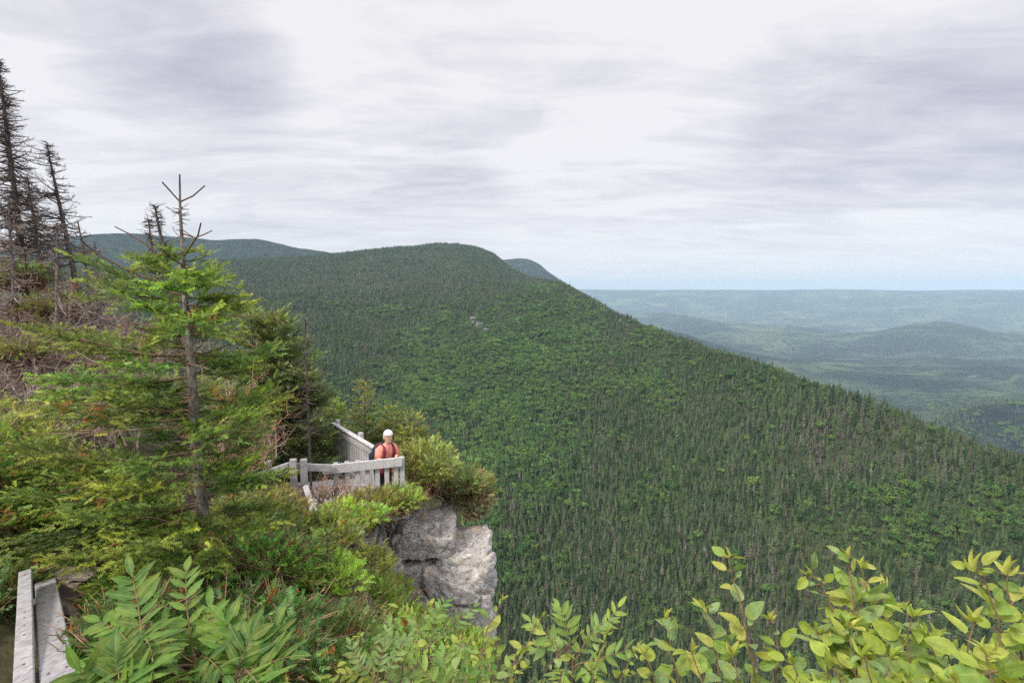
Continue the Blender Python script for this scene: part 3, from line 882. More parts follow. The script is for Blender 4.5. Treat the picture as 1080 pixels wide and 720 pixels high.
bare([trunk_at(310), at(130, 283, FD), at(100, 266, FD - .05), at(84, 252, FD - .1)], .013, .006)
bare([at(98, 265, FD), at(88, 268, FD), at(80, 266, FD)], .006, .004)
bare([trunk_at(376), at(225, 370, FD - .3), at(246, 362, FD - .3)], .009, .004); bare([trunk_at(376), at(214, 362, FD - .2), at(220, 350, FD - .2)], .006, .003)
bare([at(150, 372, FD), at(80, 357, FD - .1), at(30, 336, FD - .1), at(2, 327, FD - .1)], .012, .007)
bare([at(15, 332, FD - .1), at(8, 336, FD - .1), at(-4, 333, FD - .1)], .006, .003)
bare([at(122, 548, FD - .5), at(160, 545, FD - .6), at(190, 553, FD - .6), at(212, 540, FD - .6)], .010, .004); bare([at(190, 553, FD - .6), at(178, 538, FD - .6)], .005, .003)
bare([at(60, 520, FD - .6), at(85, 514, FD - .6), at(112, 507, FD - .6)], .009, .005)
GR = (DARKG, MIDG, NEWG)
EXTRA = [(266, 208, 262, -.1, .35, 1, .5, 0), (268, 160, 270, .1, .4, 1, .4, 0), (276, 222, 268, .1, .35, 1, .4, 0), (280, 170, 262, -.2, .3, 1, .45, 0), (262, 185, 262, -.15, .3, 1, .5, 0), (292, 215, 300, -.3, .25, 1, .45, 0)]
for k in range(30):
    y0 = 282 + 275 * (k + .5) / 30 + r.normal() * 4; L = (.26 + .95 * ((y0 - 270) / 290)**.8) * r.uniform(.65, 1.1); a = r.random() * 6.283; a = -a if (math.sin(a) < -.25 and r.random() < .7) else a
    L *= .6 if (math.cos(a) > .2 and y0 > 430) else 1
    EXTRA.append((y0, 540 + ((trunk_at(y0)[0] + L * math.cos(a)) / FD) * FPX / (1 + .9 * L * math.sin(a) / FD), y0 - r.uniform(-.02, .16) * L * 125, .9 * L * math.sin(a), .22, 1, .36, 0))
for (y0, x1, y1, dd, st, en, w, ln) in [
        (285, 205, 288, -.25, .2, 1, .5, 0), (272, 145, 268, .05, .35, .75, .34, 0), (290, 165, 276, .3, .2, 1, .5, 0), (300, 222, 280, -.1, .4, 1, .34, 0), (300, 170, 300, -.5, .2, 1, .5, 0),
        (312, 84, 268, -.1, .28, .93, .26, 0), (318, 118, 298, .35, .25, 1, .4, 0), (332, 225, 296, .1, .35, 1, .30, 0), (330, 150, 322, -.6, .2, 1, .4, 0), (335, 230, 325, .5, .2, 1, .4, 0), (338, 205, 335, -.7, .25, 1, .4, 0),
        (374, 25, 336, -.1, .30, .92, .20, 0), (372, 90, 352, .4, .2, 1, .3, 0), (380, 120, 385, -.6, .2, 1, .36, 0), (392, 240, 385, .5, .3, 1, .4, 0), (398, 60, 398, .3, .2, 1, .28, 0),
        (415, 110, 420, -.7, .2, 1, .34, 0), (440, 45, 428, -.2, .3, 1, .24, 0), (430, 70, 412, .5, .3, 1, .28, 0), (452, 285, 408, .0, .3, 1, .34, 0), (460, 262, 440, -.6, .3, 1, .4, 0), (448, 262, 418, .5, .3, 1, .4, 0),
        (470, 150, 490, -.9, .2, 1, .4, 0), (475, 20, 470, -.3, .25, 1, .28, 0), (480, 40, 488, .4, .2, 1, .28, 0), (492, 110, 515, -1.0, .2, 1, .36, 0), (500, 258, 488, -.2, .3, 1, .3, 0),
        (505, 10, 520, -.2, .2, 1, .26, 0), (520, 70, 545, -.8, .2, 1, .3, 0), (530, 20, 560, .2, .2, 1, .3, 0), (540, 150, 575, -1.1, .2, 1, .36, 0), (545, 285, 556, -.3, .35, 1, .28, 0), (556, 60, 590, -.6, .2, 1, .3, 0),
        (560, 180, 600, -1.0, .3, 1, .36, 0), (575, 110, 615, -.5, .2, 1, .36, 0), (470, 170, 430, 1.2, .25, 1, .3, 0), (520, 240, 500, 1.2, .25, 1, .3, 0), (420, 200, 400, 1.1, .25, 1, .3, 0), (350, 195, 338, .9, .3, 1, .3, 0)] + EXTRA:
    p0 = trunk_at(y0); p1 = at(x1, y1, FD + dd); L = np.linalg.norm(p1 - p0)
    t.bough(p0, p1, sag=.05 + .04 * r.random(), w=w * .95, start=st, end=en, step=.040, sl=.084, pal=GR, thick=.006 + .005 * L, dens=.93, vs_=.24)
for k in range(34):      # dry, needleless side branches among the green ones
    y0 = r.uniform(330, 600); p0 = trunk_at(y0); a = r.random() * 6.28; L = r.uniform(.3, 1.2); dv = np.array((math.cos(a), math.sin(a) * .8 - .2, r.normal(.02, .12)))
    q = np.array([p0 + dv * L * f + r.normal(size=3) * .03 * L for f in (0, .3, .6, 1)]); q[0] = p0; cc = np.array((1.5, 1.3, 1.15)) * r.uniform(.5, 1.25)
    t.w.tube(q, [.007, .005, .004, .002], 4, cc, cap=False)
    for j in range(5): b = q[1] + (q[3] - q[1]) * r.random(); t.w.tube([b, b + unit(dv + r.normal(size=3) * .8) * r.uniform(.06, .25)], [.003, .0015], 3, cc, cap=False)
for k in range(26):
    t.rustclump(at(r.uniform(10, 290), r.uniform(400, 600), FD + r.uniform(-.9, .1)), .035, 5)
for p in [(68, 428, FD - .25, .06), (100, 433, FD - .3, .07), (216, 336, FD - .4, .07), (205, 334, FD - .4, .06), (216, 571, FD - .2, .07), (102, 531, FD - .8, .05), (120, 578, FD - .8, .05), (78, 300, FD - .1, .04), (86, 478, FD - .6, .04), (226, 412, FD - .5, .05), (8, 540, FD - .5, .05)]: t.rustclump(at(*p[:3]), p[3])
t.w.build('branches', M['twig'], tko, smooth=True); t.crown(T_FINE).build('crown', M['needles'], root)


# ------------------------------------------------------------------ dead spruces on the left skyline
def dead_spruce(name, tip, foot, d, spread, nb, label, seed, flag=-.5, fuzz=True, thick=.06, group=None, sub=7, cover=.0, tone=1.0):
    r = np.random.default_rng(seed); p1 = at(*tip, d); p0 = at(*foot, d); p0b = p0.copy(); p0b[2] = min(p0[2], float(gz(p0[0], p0[1])) - .05)
    root = empty(name, p0b, label, 'tree', group); H = np.linalg.norm(p1 - p0)
    q = np.linspace(0, 1, 10); C = p0 + (p1 - p0) * q[:, None] + np.cumsum(r.normal(size=(10, 3)) * .012 * H, 0) * (1 - q)[:, None] * .4
    if p0b[2] < p0[2] - .01: C = np.concatenate([[p0b], C]); q = np.linspace(0, 1, len(C))
    tr = MB(); tr.tube(C, thick * (1 - q)**.75 + .007, 7, np.array((.33, .29, .29)) * tone); tko = tr.build('trunk', M['deadwood'], root, smooth=True)
    w = MB(); up = np.array((0, 0, 1.))
    for i in range(nb):
        f = 1 - r.random()**.9 * .92; k = f * (len(C) - 1); i0 = min(int(k), len(C) - 2); p = C[i0] + (C[i0 + 1] - C[i0]) * (k - i0)
        a = r.random() * 6.283; dv = np.array((math.cos(a), math.sin(a), 0)); L = spread * (1 - f)**.6 * r.uniform(.35, 1.05) * (1 + flag * dv[0]) + .06
        dv = unit(dv + up * r.normal(-.12, .25)); s_ = np.linspace(0, 1, 5)[:, None]
        bc = p + dv * L * s_ + up * L * (.28 * s_**2 - .14 * s_) + r.normal(size=3) * .08 * L * s_
        w.tube(bc, np.linspace(.009 + .007 * L, .004, 5), 4, np.array((.37, .325, .32)) * tone * r.uniform(.7, 1.5), cap=False)
        for j in range(int(sub * L / .5) + 2):
            g = r.uniform(.2, 1); b = bc[0] + (bc[-1] - bc[0]) * g; sv = unit(dv * .6 + r.normal(size=3) * .7); l2 = .05 + .22 * L * r.random() * (1.2 - g)
            w.tube([b, b + sv * l2 * .6 + r.normal(size=3) * .01, b + sv * l2 + up * .02], [.004, .003, .0015], 3, np.array((.40, .35, .33)) * tone * r.uniform(.7, 1.5), cap=False)
    if fuzz:
        for i in range(nb * 3):    # short broken twig stubs close to the stem
            f = r.random(); k = f * (len(C) - 1); i0 = min(int(k), len(C) - 2); p = C[i0] + (C[i0 + 1] - C[i0]) * (k - i0)
            dv = unit(r.normal(size=3)); w.tube([p, p + dv * (.06 + .12 * r.random())], [.005, .002], 3, (.30, .26, .29), cap=False)
    w.build('branches', M['deadwood'], tko)
    return root


dead_spruce('dead_spruce', (-2, 62), (22, 262), 9.5, .85, 330, 'tallest dead spruce with dense dark twigs at the left edge', 1, -.3, thick=.048)
dead_spruce('dead_spruce', (49, 150), (78, 285), 10, 1.0, 110, 'leaning bare dead spruce with branches swept to the left', 2, -.65, thick=.042)
dead_spruce('dead_spruce', (28, 184), (43, 275), 11.5, .7, 130, 'short dense dead spruce between the two taller dead ones', 3, -.3, thick=.036)
dead_spruce('dead_spruce', (8, 205), (16, 330), 8.8, .8, 80, 'brown twiggy dead spruce low at the left edge', 31, -.1, thick=.035, tone=2.2)
dead_spruce('dead_spruce', (100, 255), (106, 370), 8.4, .7, 50, 'grey broken dead spruce just left of the fir boughs', 32, -.2, thick=.03, tone=2.2)
dead_spruce('dead_spruce', (60, 235), (62, 380), 8.0, .7, 60, 'grey bushy dead spruce before the leaning one', 33, 0, thick=.03, tone=2.2)
dead_spruce('dead_spruce', (163, 216), (186, 330), 7.5, .22, 70, 'slim dark dead spruce tip just behind the fir leader', 4, -.2, thick=.035, sub=3)
dead_spruce('dead_spruce', (156, 230), (170, 320), 7.8, .16, 40, 'shortest dark dead tip left of the fir leader', 5, -.2, thick=.022, sub=3)
dead_spruce('dead_spruce', (82, 232), (92, 300), 9, .4, 22, 'small bare twiggy sapling in front of the far plateau', 6, -.1, False, .018)
dead_spruce('dead_spruce', (322, 338), (326, 460), 9.5, .32, 46, 'thin leafless sapling with reddish tip beside the fence', 7, 0, False, .018)
dead_spruce('dead_spruce', (452, 432), (462, 510), 15, .5, 40, 'pale dead sapling on the slope edge past the railing', 8, 0, False, .03)


# ------------------------------------------------------------------ grey tangled brush
def dead_brush(px, py, d, w_, h, label, seed, col=(1.15, 1.03, .96), n=46, red=0):
    r = np.random.default_rng(seed); c = at(px, py, d); base = np.array((c[0], c[1], min(c[2] - h * .5, float(gz(c[0], c[1])) + .3)))
    root = empty('dead_shrub', base, label, 'dead shrub', 'leafless brush under the dead spruces'); mb = MB()
    top = c[2] + h * .5 - base[2]

    def grow(p, dv, L, rad_, lev):
        k = np.linspace(0, 1, 4)[:, None]; q = p + dv * L * k + r.normal(size=3) * .14 * L * k**2 + r.normal(size=(4, 3)) * .02 * L
        cc = np.array(col) * r.uniform(.35, 1.7); 
        if red and r.random() < red: cc = np.array((1.5, .75, .55))
        mb.tube(q, np.linspace(rad_, rad_ * .5, 4), 3 if lev else 4, cc, cap=False)
        if lev < 3:
            for _ in range(4 if lev < 2 else 3):
                g = r.uniform(.25, 1); grow(q[0] + (q[-1] - q[0]) * g, unit(dv * .8 + r.normal(size=3) * .62), L * r.uniform(.35, .62), rad_ * .55, lev + 1)
    for i in range(n):
        a = r.random() * 6.28; b = base + np.array((w_ * .5 * math.cos(a) * r.random(), w_ * .4 * math.sin(a), r.random() * max(0, top - h)))
        grow(b, unit((r.normal() * .5, r.normal() * .5, .8)), h * r.uniform(.35, .75), .013, 0)
    mb.build('branches', M['deadwood'], root)


for k, (px, py, d, w_, h, lab, red) in enumerate([
        (15, 295, 10.5, 1.8, 1.5, 'brown grey leafless brush at the foot of the tallest dead spruce', .05),
        (62, 305, 10, 1.6, 1.5, 'reddish grey leafless brush under the leaning dead spruce', .25),
        (105, 325, 9.5, 1.6, 1.4, 'grey leafless brush right of the leaning dead spruce', .2),
        (22, 345, 9, 1.8, 1.3, 'pale grey dead brush low on the left bank', .05),
        (70, 362, 8.6, 1.8, 1.3, 'pale silvery brush tangle behind the long bare fir branch', .03),
        (118, 375, 8.2, 1.6, 1.3, 'dense silvery tangle close behind the fir boughs', .03),
        (25, 405, 7.5, 1.6, 1.2, 'silvery dead brush at the left edge below the bare branch', .05),
        (85, 430, 7, 1.5, 1.1, 'grey twig heap showing between the lower fir boughs', .05),
        (150, 350, 8.8, 1.4, 1.3, 'brown grey twigs seen through the fir crown', .2),
        (245, 385, 8.4, .7, 1.3, 'bare pinkish twigs right of the fir trunk', .55),
        (262, 450, 8.2, .8, .9, 'bare pinkish twigs in front of the olive spruce', .45),
        (370, 515, 9.0, 1.1, .55, 'grey thicket of dead twigs in front of the railing slats', .1),
        (345, 505, 8.8, .5, .6, 'brownish twig bush against the left railing boards', .35)]):
    dead_brush(px, py, d, w_, h, lab, 300 + k, red=red, n=52 if w_ > 1 else 20)

# ------------------------------------------------------------------ other spruces and bushes
OL = (OLIVE * .6, OLIVE * 1.05, OLIVE * 1.7); YG = (np.array((.15, .18, .045)), np.array((.29, .30, .075)), YELG); DG = (DARKG * .8, DARKG * 1.3, MIDG)
conifer('spruce_tree', 286, 11.5, 326, 1.2, 'dense olive spruce with a grey trunk behind the railing', seed=11, pal=OL, temps=T_MID, whorl=.20, sl=.14, bare=.24, asym=(.1, 0), nper=6, shape=.42, lean=.05, dens=.75, dead=.12)
conifer('spruce_tree', 263, 11, 316, .55, 'narrow spruce with a pointed green tip left of the olive one', seed=12, pal=(OLIVE * .7, MIDG, NEWG), whorl=.24, sl=.13, bare=.3, shape=.5)
conifer('spruce_tree', 316, 11.8, 385, 1.0, 'low olive spruce leaning out beside the tall fence', seed=13, pal=OL, sl=.14, bare=.1, shape=.5)
conifer('spruce_tree', 384, 14, 398, .62, 'pointed yellow green spruce behind the fence boards', seed=14, pal=YG, sl=.14, bare=.1, whorl=.24, shape=.7)
conifer('spruce_tree', 352, 14.3, 420, .7, 'green young spruce behind the high end of the fence', seed=15, pal=(MIDG * .8, MIDG * 1.1, NEWG), sl=.14, bare=.1, shape=.6)
conifer('spruce_tree', 412, 14.2, 428, .66, 'bright young spruce directly behind the person', seed=16, pal=YG, sl=.14, bare=.05, shape=.6)
conifer('spruce_tree', 436, 13, 436, .7, 'yellow green spruce rising right of the person', seed=17, pal=YG, sl=.14, bare=.05, shape=.55)
conifer('spruce_tree', 330, 13.4, 384, .4, 'slim yellowish spruce tip left of the fence', seed=18, pal=YG, sl=.13, bare=.2, whorl=.28, dens=.7)
conifer('spruce_tree', 240, 9.5, 405, .8, 'dark green spruce half hidden right of the fir trunk', seed=19, pal=DG, sl=.13, bare=.1, shape=.5)  # darkest green palette among these spruces

MD = [
    (452, 494, 10.7, .62, .6, .60, 'yellow green bush crowding the right end of the railing', YG, 1100),
    (482, 512, 11.2, .64, .55, .44, 'olive rounded bush on top of the cliff rock', (OLIVE * .8, OLIVE * 1.25, YELG * .8), 1000),
    (500, 530, 10.9, .28, .35, .32, 'brownish small bush overhanging the rock edge', (OLIVE * .9, np.array((.17, .145, .06)), OLIVE * 1.4), 500),
    (420, 528, 9.4, .40, .30, .22, 'green low bush below the slats of the railing', (MIDG * .8, MIDG * 1.3, NEWG), 700),
    (388, 533, 9.2, .5, .4, .24, 'yellowish low bush left of the rock top', YG, 600),
    (365, 548, 8.4, .5, .4, .26, 'light green low bush under the twig thicket', (MIDG, MIDG * 1.5, NEWG), 600),
    (338, 566, 7.6, .5, .4, .3, 'mixed green bush at the foot of the slanted plank', (MIDG * .8, OLIVE * 1.2, NEWG), 650),
    (280, 540, 7.2, .40, .4, .26, 'yellow brown bush under the left rail section', (OLIVE, DRY * .8, YELG), 600),
    (262, 560, 6.2, .5, .45, .36, 'dark olive bush right of the fir trunk', (DARKG, OLIVE, NEWG), 700),
    (316, 625, 5.6, .55, .45, .36, 'bright green fir scrub between the trunk and the rock', (MIDG, MIDG * 1.9, NEWG * 1.15), 1000),
    (362, 640, 5.9, .45, .4, .36, 'dark green scrub against the left side of the rock', (DARKG, MIDG, NEWG), 700),  # deeper greens than the bright scrub beside it
    (272, 600, 5.0, .42, .4, .3, 'deep green scrub beside the base of the fir trunk', (DARKG, MIDG, MIDG * 1.6), 700),
    (384, 600, 8.6, .36, .3, .26, 'yellow green tuft growing on the left shoulder of the rock', (MIDG, MIDG * 1.5, YELG), 450),
    (410, 632, 8.2, .30, .3, .30, 'light green tuft against the lower left of the rock', (MIDG, MIDG * 1.6, NEWG), 420),
    (436, 672, 7.4, .46, .4, .30, 'bright green scrub covering the bottom of the rock', (MIDG, MIDG * 1.6, YELG), 700),
    (340, 602, 7.4, .40, .35, .28, 'rusty green scrub below the slanted plank', (OLIVE, DRY, YELG), 550),
    (22, 292, 9.6, .50, .4, .30, 'olive bush between the dead spruces at the left edge', (OLIVE * .8, OLIVE * 1.2, YELG), 420),
    (58, 322, 9.2, .45, .4, .22, 'mossy green bush in the grey brush below the leaning spruce', (OLIVE * .8, OLIVE * 1.3, YELG), 380),
    (20, 372, 8.0, .45, .4, .18, 'thin olive bush on the silvery brush at the left edge', (OLIVE * .8, OLIVE * 1.3, YELG), 300),
    (470, 690, 7.2, .55, .4, .30, 'bright scrub hiding the right foot of the rock', (MIDG, MIDG * 1.6, YELG), 700),
    (404, 668, 6.8, .5, .5, .4, 'green scrub at the foot of the rock face', (MIDG * .8, MIDG * 1.4, NEWG), 700),
    (330, 690, 4.2, .5, .45, .34, 'dark fir scrub with dry twigs below the bright scrub', (DARKG, MIDG, DRY), 800),
    (382, 712, 4.6, .55, .5, .36, 'brownish green scrub at the bottom left of the rock', (DARKG, OLIVE, NEWG), 800),
    (10, 535, 4.7, .55, .45, .34, 'dark green scrub above the wooden handrail', (DARKG, MIDG, NEWG), 900),
    (122, 566, 5.0, .5, .45, .34, 'fir scrub above the weathered step board', (DARKG, MIDG * 1.2, NEWG), 900),
    (168, 612, 4.2, .38, .42, .28, 'dark fir scrub left of the fir trunk base', (DARKG * .8, DARKG * 1.4, MIDG), 800),  # needles in a darkened green palette
    (-40, 650, 3.9, .34, .55, .28, 'dark mossy scrub left of the wooden handrail', (DARKG * .8, DARKG * 1.3, OLIVE), 800),
    (-30, 480, 4.6, .6, .5, .5, 'green scrub at the left edge beneath the dead brush', (DARKG, MIDG, NEWG), 900),
    (128, 668, 3.0, .18, .3, .12, 'low dark green scrub between the planks and the rowan', (DARKG * .8, DARKG * 1.3, MIDG), 500),
    (245, 690, 3.3, .5, .4, .3, 'dark undergrowth behind the rowan leaves', (DARKG * .8, DARKG * 1.4, MIDG), 800),
    (420, 742, 3.4, .6, .45, .36, 'green undergrowth behind the middle rowans', (DARKG, MIDG, NEWG), 800),
]
for k, (px, py, d, rx, ry, rz, lab, pal, n) in enumerate(MD):
    mound('fir_scrub', px, py, d, rx, ry, rz, lab, seed=500 + k, pal=pal, n=int(n * 1.5), sl=.13 if d > 5 else .105, temps=T_MID if d > 5 else T_FINE, lift=.3)
# small upright firs breaking up the scrub
for k, (px, d, tp, R, lab, pal) in enumerate([
        (345, 5.6, 560, .42, 'bright upright fir sapling left of the rock face', (MIDG, MIDG * 1.5, NEWG)),
        (392, 6.6, 575, .4, 'yellow green sapling standing against the rock face', YG),
        (302, 6.4, 540, .4, 'olive sapling below the left rail section', (OLIVE, MIDG * 1.3, NEWG)),
        (60, 4.6, 470, .6, 'bushy green sapling left of the fir trunk', GR),
        (20, 5.2, 440, .6, 'yellowish sapling at the left edge below the dead brush', (OLIVE, MIDG * 1.2, YELG)),
        (140, 5.0, 500, .6, 'dark bushy sapling close behind the fir trunk', (DARKG, MIDG, NEWG)),
        (246, 5.6, 522, .40, 'light green sapling right of the fir trunk', (MIDG, MIDG * 1.5, YELG))]):
    conifer('fir_sapling', px, d, tp, R, lab, seed=700 + k, pal=pal, sl=.11, bare=.06, whorl=.17, shape=.6, temps=T_MID, nper=6, minz=1.4, step=.06)

# ------------------------------------------------------------------ wooden railing, fence, deck, planks
def board(mb, a, b, w, t_, up, c=1.0): mb.box(a, b, w, t_, up, (c, c, c * 1.01))


Zt = at(385, 490, 9.5)[2]                        # rail height
FZ = Zt - 1.02                                   # deck level
A = at(340, 495.5, 9.25); B = at(424, 486.5, 9.55); A2 = at(306, 492.5, 8.9); C0 = at(258, 508, 8.0)
root = empty('wooden_railing', (A[0], A[1], FZ), 'pale weathered railing with short slats in front of the person', 'railing')
face = unit(np.cross(B - A, (0, 0, 1)))
m_ = MB(); board(m_, A, B, .045, .17, (0, 0, 1), 1.0); m_.build('rail', M['plank'], root)
m_ = MB(); board(m_, A2 + (0, 0, .02), C0, .045, .15, (0, 0, 1), .95); m_.build('rail', M['plank'], root)
m_ = MB(); board(m_, at(304, 491.5, 8.86), at(350, 492.5, 9.25) + face * .05, .04, .13, (0, 0, 1), .8); m_.build('rail', M['plank'], root)
m_ = MB(); low0 = A - (0, 0, .80); low1 = B - (0, 0, .80); board(m_, low0, low1, .045, .10, (0, 0, 1), .85); m_.build('rail', M['plank'], root)
for f in (.16, .30, .43, .555, .68, .80, .92):
    p = A + (B - A) * f - face * .047
    m_ = MB(); board(m_, p - (0, 0, .93), p + (0, 0, .10 if f < .5 else .055), .085, .035, face, .92 + .12 * random.random()); m_.build('slat', M['plank'], root)
for (px, py, d, h, c) in [(309, 484, 8.85, 1.15, .9), (320, 484, 8.9, 1.15, .72), (283, 486, 8.4, 1.0, .85)]:
    p = at(px, py, d); m_ = MB(); board(m_, p - (0, 0, h), p, .11 if px > 300 else .08, .09, face, c); m_.build('post', M['plank'], root)
m_ = MB(); board(m_, B - face * .09 - (0, 0, 1.05), B - face * .09 + (0, 0, .06), .09, .09, face, .9); m_.build('post', M['plank'], root)

P1 = at(352, 447, 12.6); P0 = at(399, 474, 10.75)   # top line of the picket fence
fz = np.array((0, 0, 1.0)); fn = unit(np.cross(P1 - P0, fz))
root = empty('picket_fence', (P0[0], P0[1], FZ), 'tall grey picket fence running back behind the person', 'fence')
L_ = np.linalg.norm(P1 - P0); nn_ = int(L_ / .128)
for i in range(nn_ + 1):
    p = P0 + (P1 - P0) * i / nn_; p = p + fz * (random.random() * .02)
    m_ = MB(); board(m_, p - fz * 1.15, p, .105, .03, fn, .68 + .22 * random.random()); m_.build('picket', M['plank'], root)
for zz in (.12, .95):
    m_ = MB(); board(m_, P0 - fz * zz - fn * .04, P1 - fz * zz - fn * .04, .04, .1, fz, .75); m_.build('rail', M['plank'], root)
m_ = MB(); board(m_, P0 + fz * .005 - fn * .02, P1 + fz * .03 - fn * .02, .11, .035, fn * 0 + fz, .98); m_.build('cap_rail', M['plank'], root)
for f in (.97, .42):
    p = P0 + (P1 - P0) * f + fn * .07; m_ = MB(); board(m_, p - fz * 1.3, p + fz * .11, .12, .09, fn, .85); m_.build('post', M['plank'], root)
Q1 = at(326, 466, 13.0); m_ = MB(); board(m_, P1 - fz * .02, Q1, .05, .15, fz, .8); m_.build('side_rail', M['plank'], root)

root = empty('deck', (P0[0], P0[1], FZ), 'grey plank deck of the lookout under the person', 'deck')
dv = unit(np.array((B - A)[:2].tolist() + [0])); de = np.array((-dv[1], dv[0], 0)); o0 = np.array((A[0], A[1], FZ)) - dv * .9 + de * .05
for i in range(15):
    m_ = MB(); s0 = o0 + de * (i * .152); board(m_, s0 + (0, 0, -.02), s0 + dv * 2.42 + (0, 0, -.02), .145, .04, fz, .8 + .15 * random.random()); m_.build('deck_board', M['plank'], root)
for f in (.15, 1.2, 2.25):
    s0 = o0 + dv * f - de * .05; m_ = MB(); board(m_, s0 + (0, 0, -.12), s0 + de * 2.2 + (0, 0, -.12), .05, .14, fz, .6); m_.build('joist', M['oldplank'], root)
    for g in (.1, 2.0):
        s1 = s0 + de * g + (0, 0, -.2); m_ = MB(); board(m_, s1, s1 - (0, 0, .9), .1, .1, dv, .6); m_.build('support_post', M['oldplank'], root)

m_ = MB(); board(m_, at(322, 512, 8.5), at(332, 540, 8.35), .085, .05, face, 1.05)
tag(m_.build('loose_plank', M['plank']), 'short pale plank leaning below the railing post', 'plank')
m_ = MB(); board(m_, at(316, 505, 8.75) - (0, 0, .1), at(312, 545, 8.6) - (0, 0, .1), .10, .07, face, .62)
tag(m_.build('old_post', M['oldplank']), 'dark grey wooden prop under the railing posts', 'post')

# stair handrail at the lower left: raised narrow plank and wider lower plank
root = empty('stair_handrail', at(40, 700, 2.2) - np.array((0, 0, .9)), 'two weathered planks of a stair handrail at the bottom left corner', 'handrail')
for nm, a, b, w_, tt, c in [('cap_plank', at(27, 606, 3.9), at(25, 790, 1.93), .074, .075, .64), ('wide_plank', at(48, 614, 4.15), at(73, 800, 1.78), .128, .04, .56)]:
    up_ = unit(np.cross(np.cross(b - a, (0, 0, 1)), b - a)); up_ = up_ if up_[2] > 0 else -up_
    m_ = MB(); v = b - a
    board(m_, a, a + v * .46, w_, tt, up_, c); m_.build(nm, M['plank'], root)
    sd0 = unit(np.cross(v, up_))
    for f_ in (.06, .40, .44, .50, .56, .72):
        for g_ in ((-.25, .25) if w_ > .1 else (0.0,)):
            q_ = a + v * f_ + sd0 * g_ * w_ + up_ * (tt / 2 + (.004 if f_ > .463 else 0)); m2 = MB(); m2.tube([q_ - up_ * .004, q_ + up_ * .002], [.0055, .005], 8); m2.build('nail_head', M['iron'], root)
    m_ = MB(); board(m_, a + v * .463 + up_ * .004, b, w_, tt, up_, c * .97); m_.build(nm, M['plank'], root)
for (px, py, d) in [(33, 625, 3.75), (38, 700, 2.55)]:
    p = at(px, py, d); m_ = MB(); board(m_, p - (0, 0, .07), p - (0, 0, 1.1), .09, .09, (0, 1, 0), .6); m_.build('post', M['oldplank'], root)
root = empty('wooden_step', at(72, 625, 4.2) - np.array((0, 0, .15)), 'brown wooden step block behind the handrail', 'step')
p = at(72, 625, 4.2)
for j in range(3):
    q = p + np.array((-.09 + .09 * j, -.02 * j, 0)); m_ = MB(); board(m_, q - (0, 0, .16), q + (0, 0, .12 - .01 * j), .088, .05, (.15, -1, 0), .95 - .1 * j); m_.build('riser_board', M['oldplank'], root)
m_ = MB(); q = p + np.array((0, .10, .115)); board(m_, q - (.17, 0, 0), q + (.17, 0, -.01), .17, .035, fz, 1.0); m_.build('tread', M['oldplank'], root)


# ------------------------------------------------------------------ broad leaved plants
def leaf_shape(n, wid, serr, fold, curl, tipp=1.0, basep=.75):
    """leaf along y, two halves folded on the midrib, slightly serrated"""
    ys = np.linspace(0, 1, n); hw = wid * np.sin(math.pi * ys**basep)**tipp + .004
    hw = hw * (1 + serr * ((np.arange(n) % 2) - .5)); hw[0] = .008; hw[-1] = .002
    z = -curl * ys**2; V = []; U = []
    for k in (-1, -.5, 0, .5, 1):
        V.append(np.stack([k * hw, ys, z + fold * np.abs(k) * hw - .35 * fold * (k * k) * hw], -1)); U.append(np.stack([np.full(n, k * 1.0), ys], -1))
    V = np.concatenate(V); U = np.concatenate(U); F = []
    for k in range(4):
        for i in range(n - 1): F.append((k * n + i, (k + 1) * n + i, (k + 1) * n + i + 1, k * n + i + 1))
    return V, np.array(F), U


LEAFLET = [leaf_shape(13, .155, .10, f, c, .9, .8) for f, c in ((.35, .12), (.2, .25), (.5, .05), (.3, -.05))]
OVAL = [leaf_shape(14, w_, .10, f, c, .75, .74) for w_, f, c in ((.30, .35, .10), (.33, .15, .35), (.27, .6, .0), (.31, .3, -.15), (.24, .9, .25))]


def put_leaf(mb, T, p, d, u, L, c, wk=1.0):
    V, F, U = T; D, S, Un = orient(np.array([d], float), np.array([u], float))
    W = p + L * (V[:, 0:1] * S * wk + V[:, 1:2] * D + V[:, 2:3] * Un)
    e = np.abs(U[:, :1]); mb.add(W, F, np.asarray(c) * (1 + .10 * (e > .9)), 0, U)


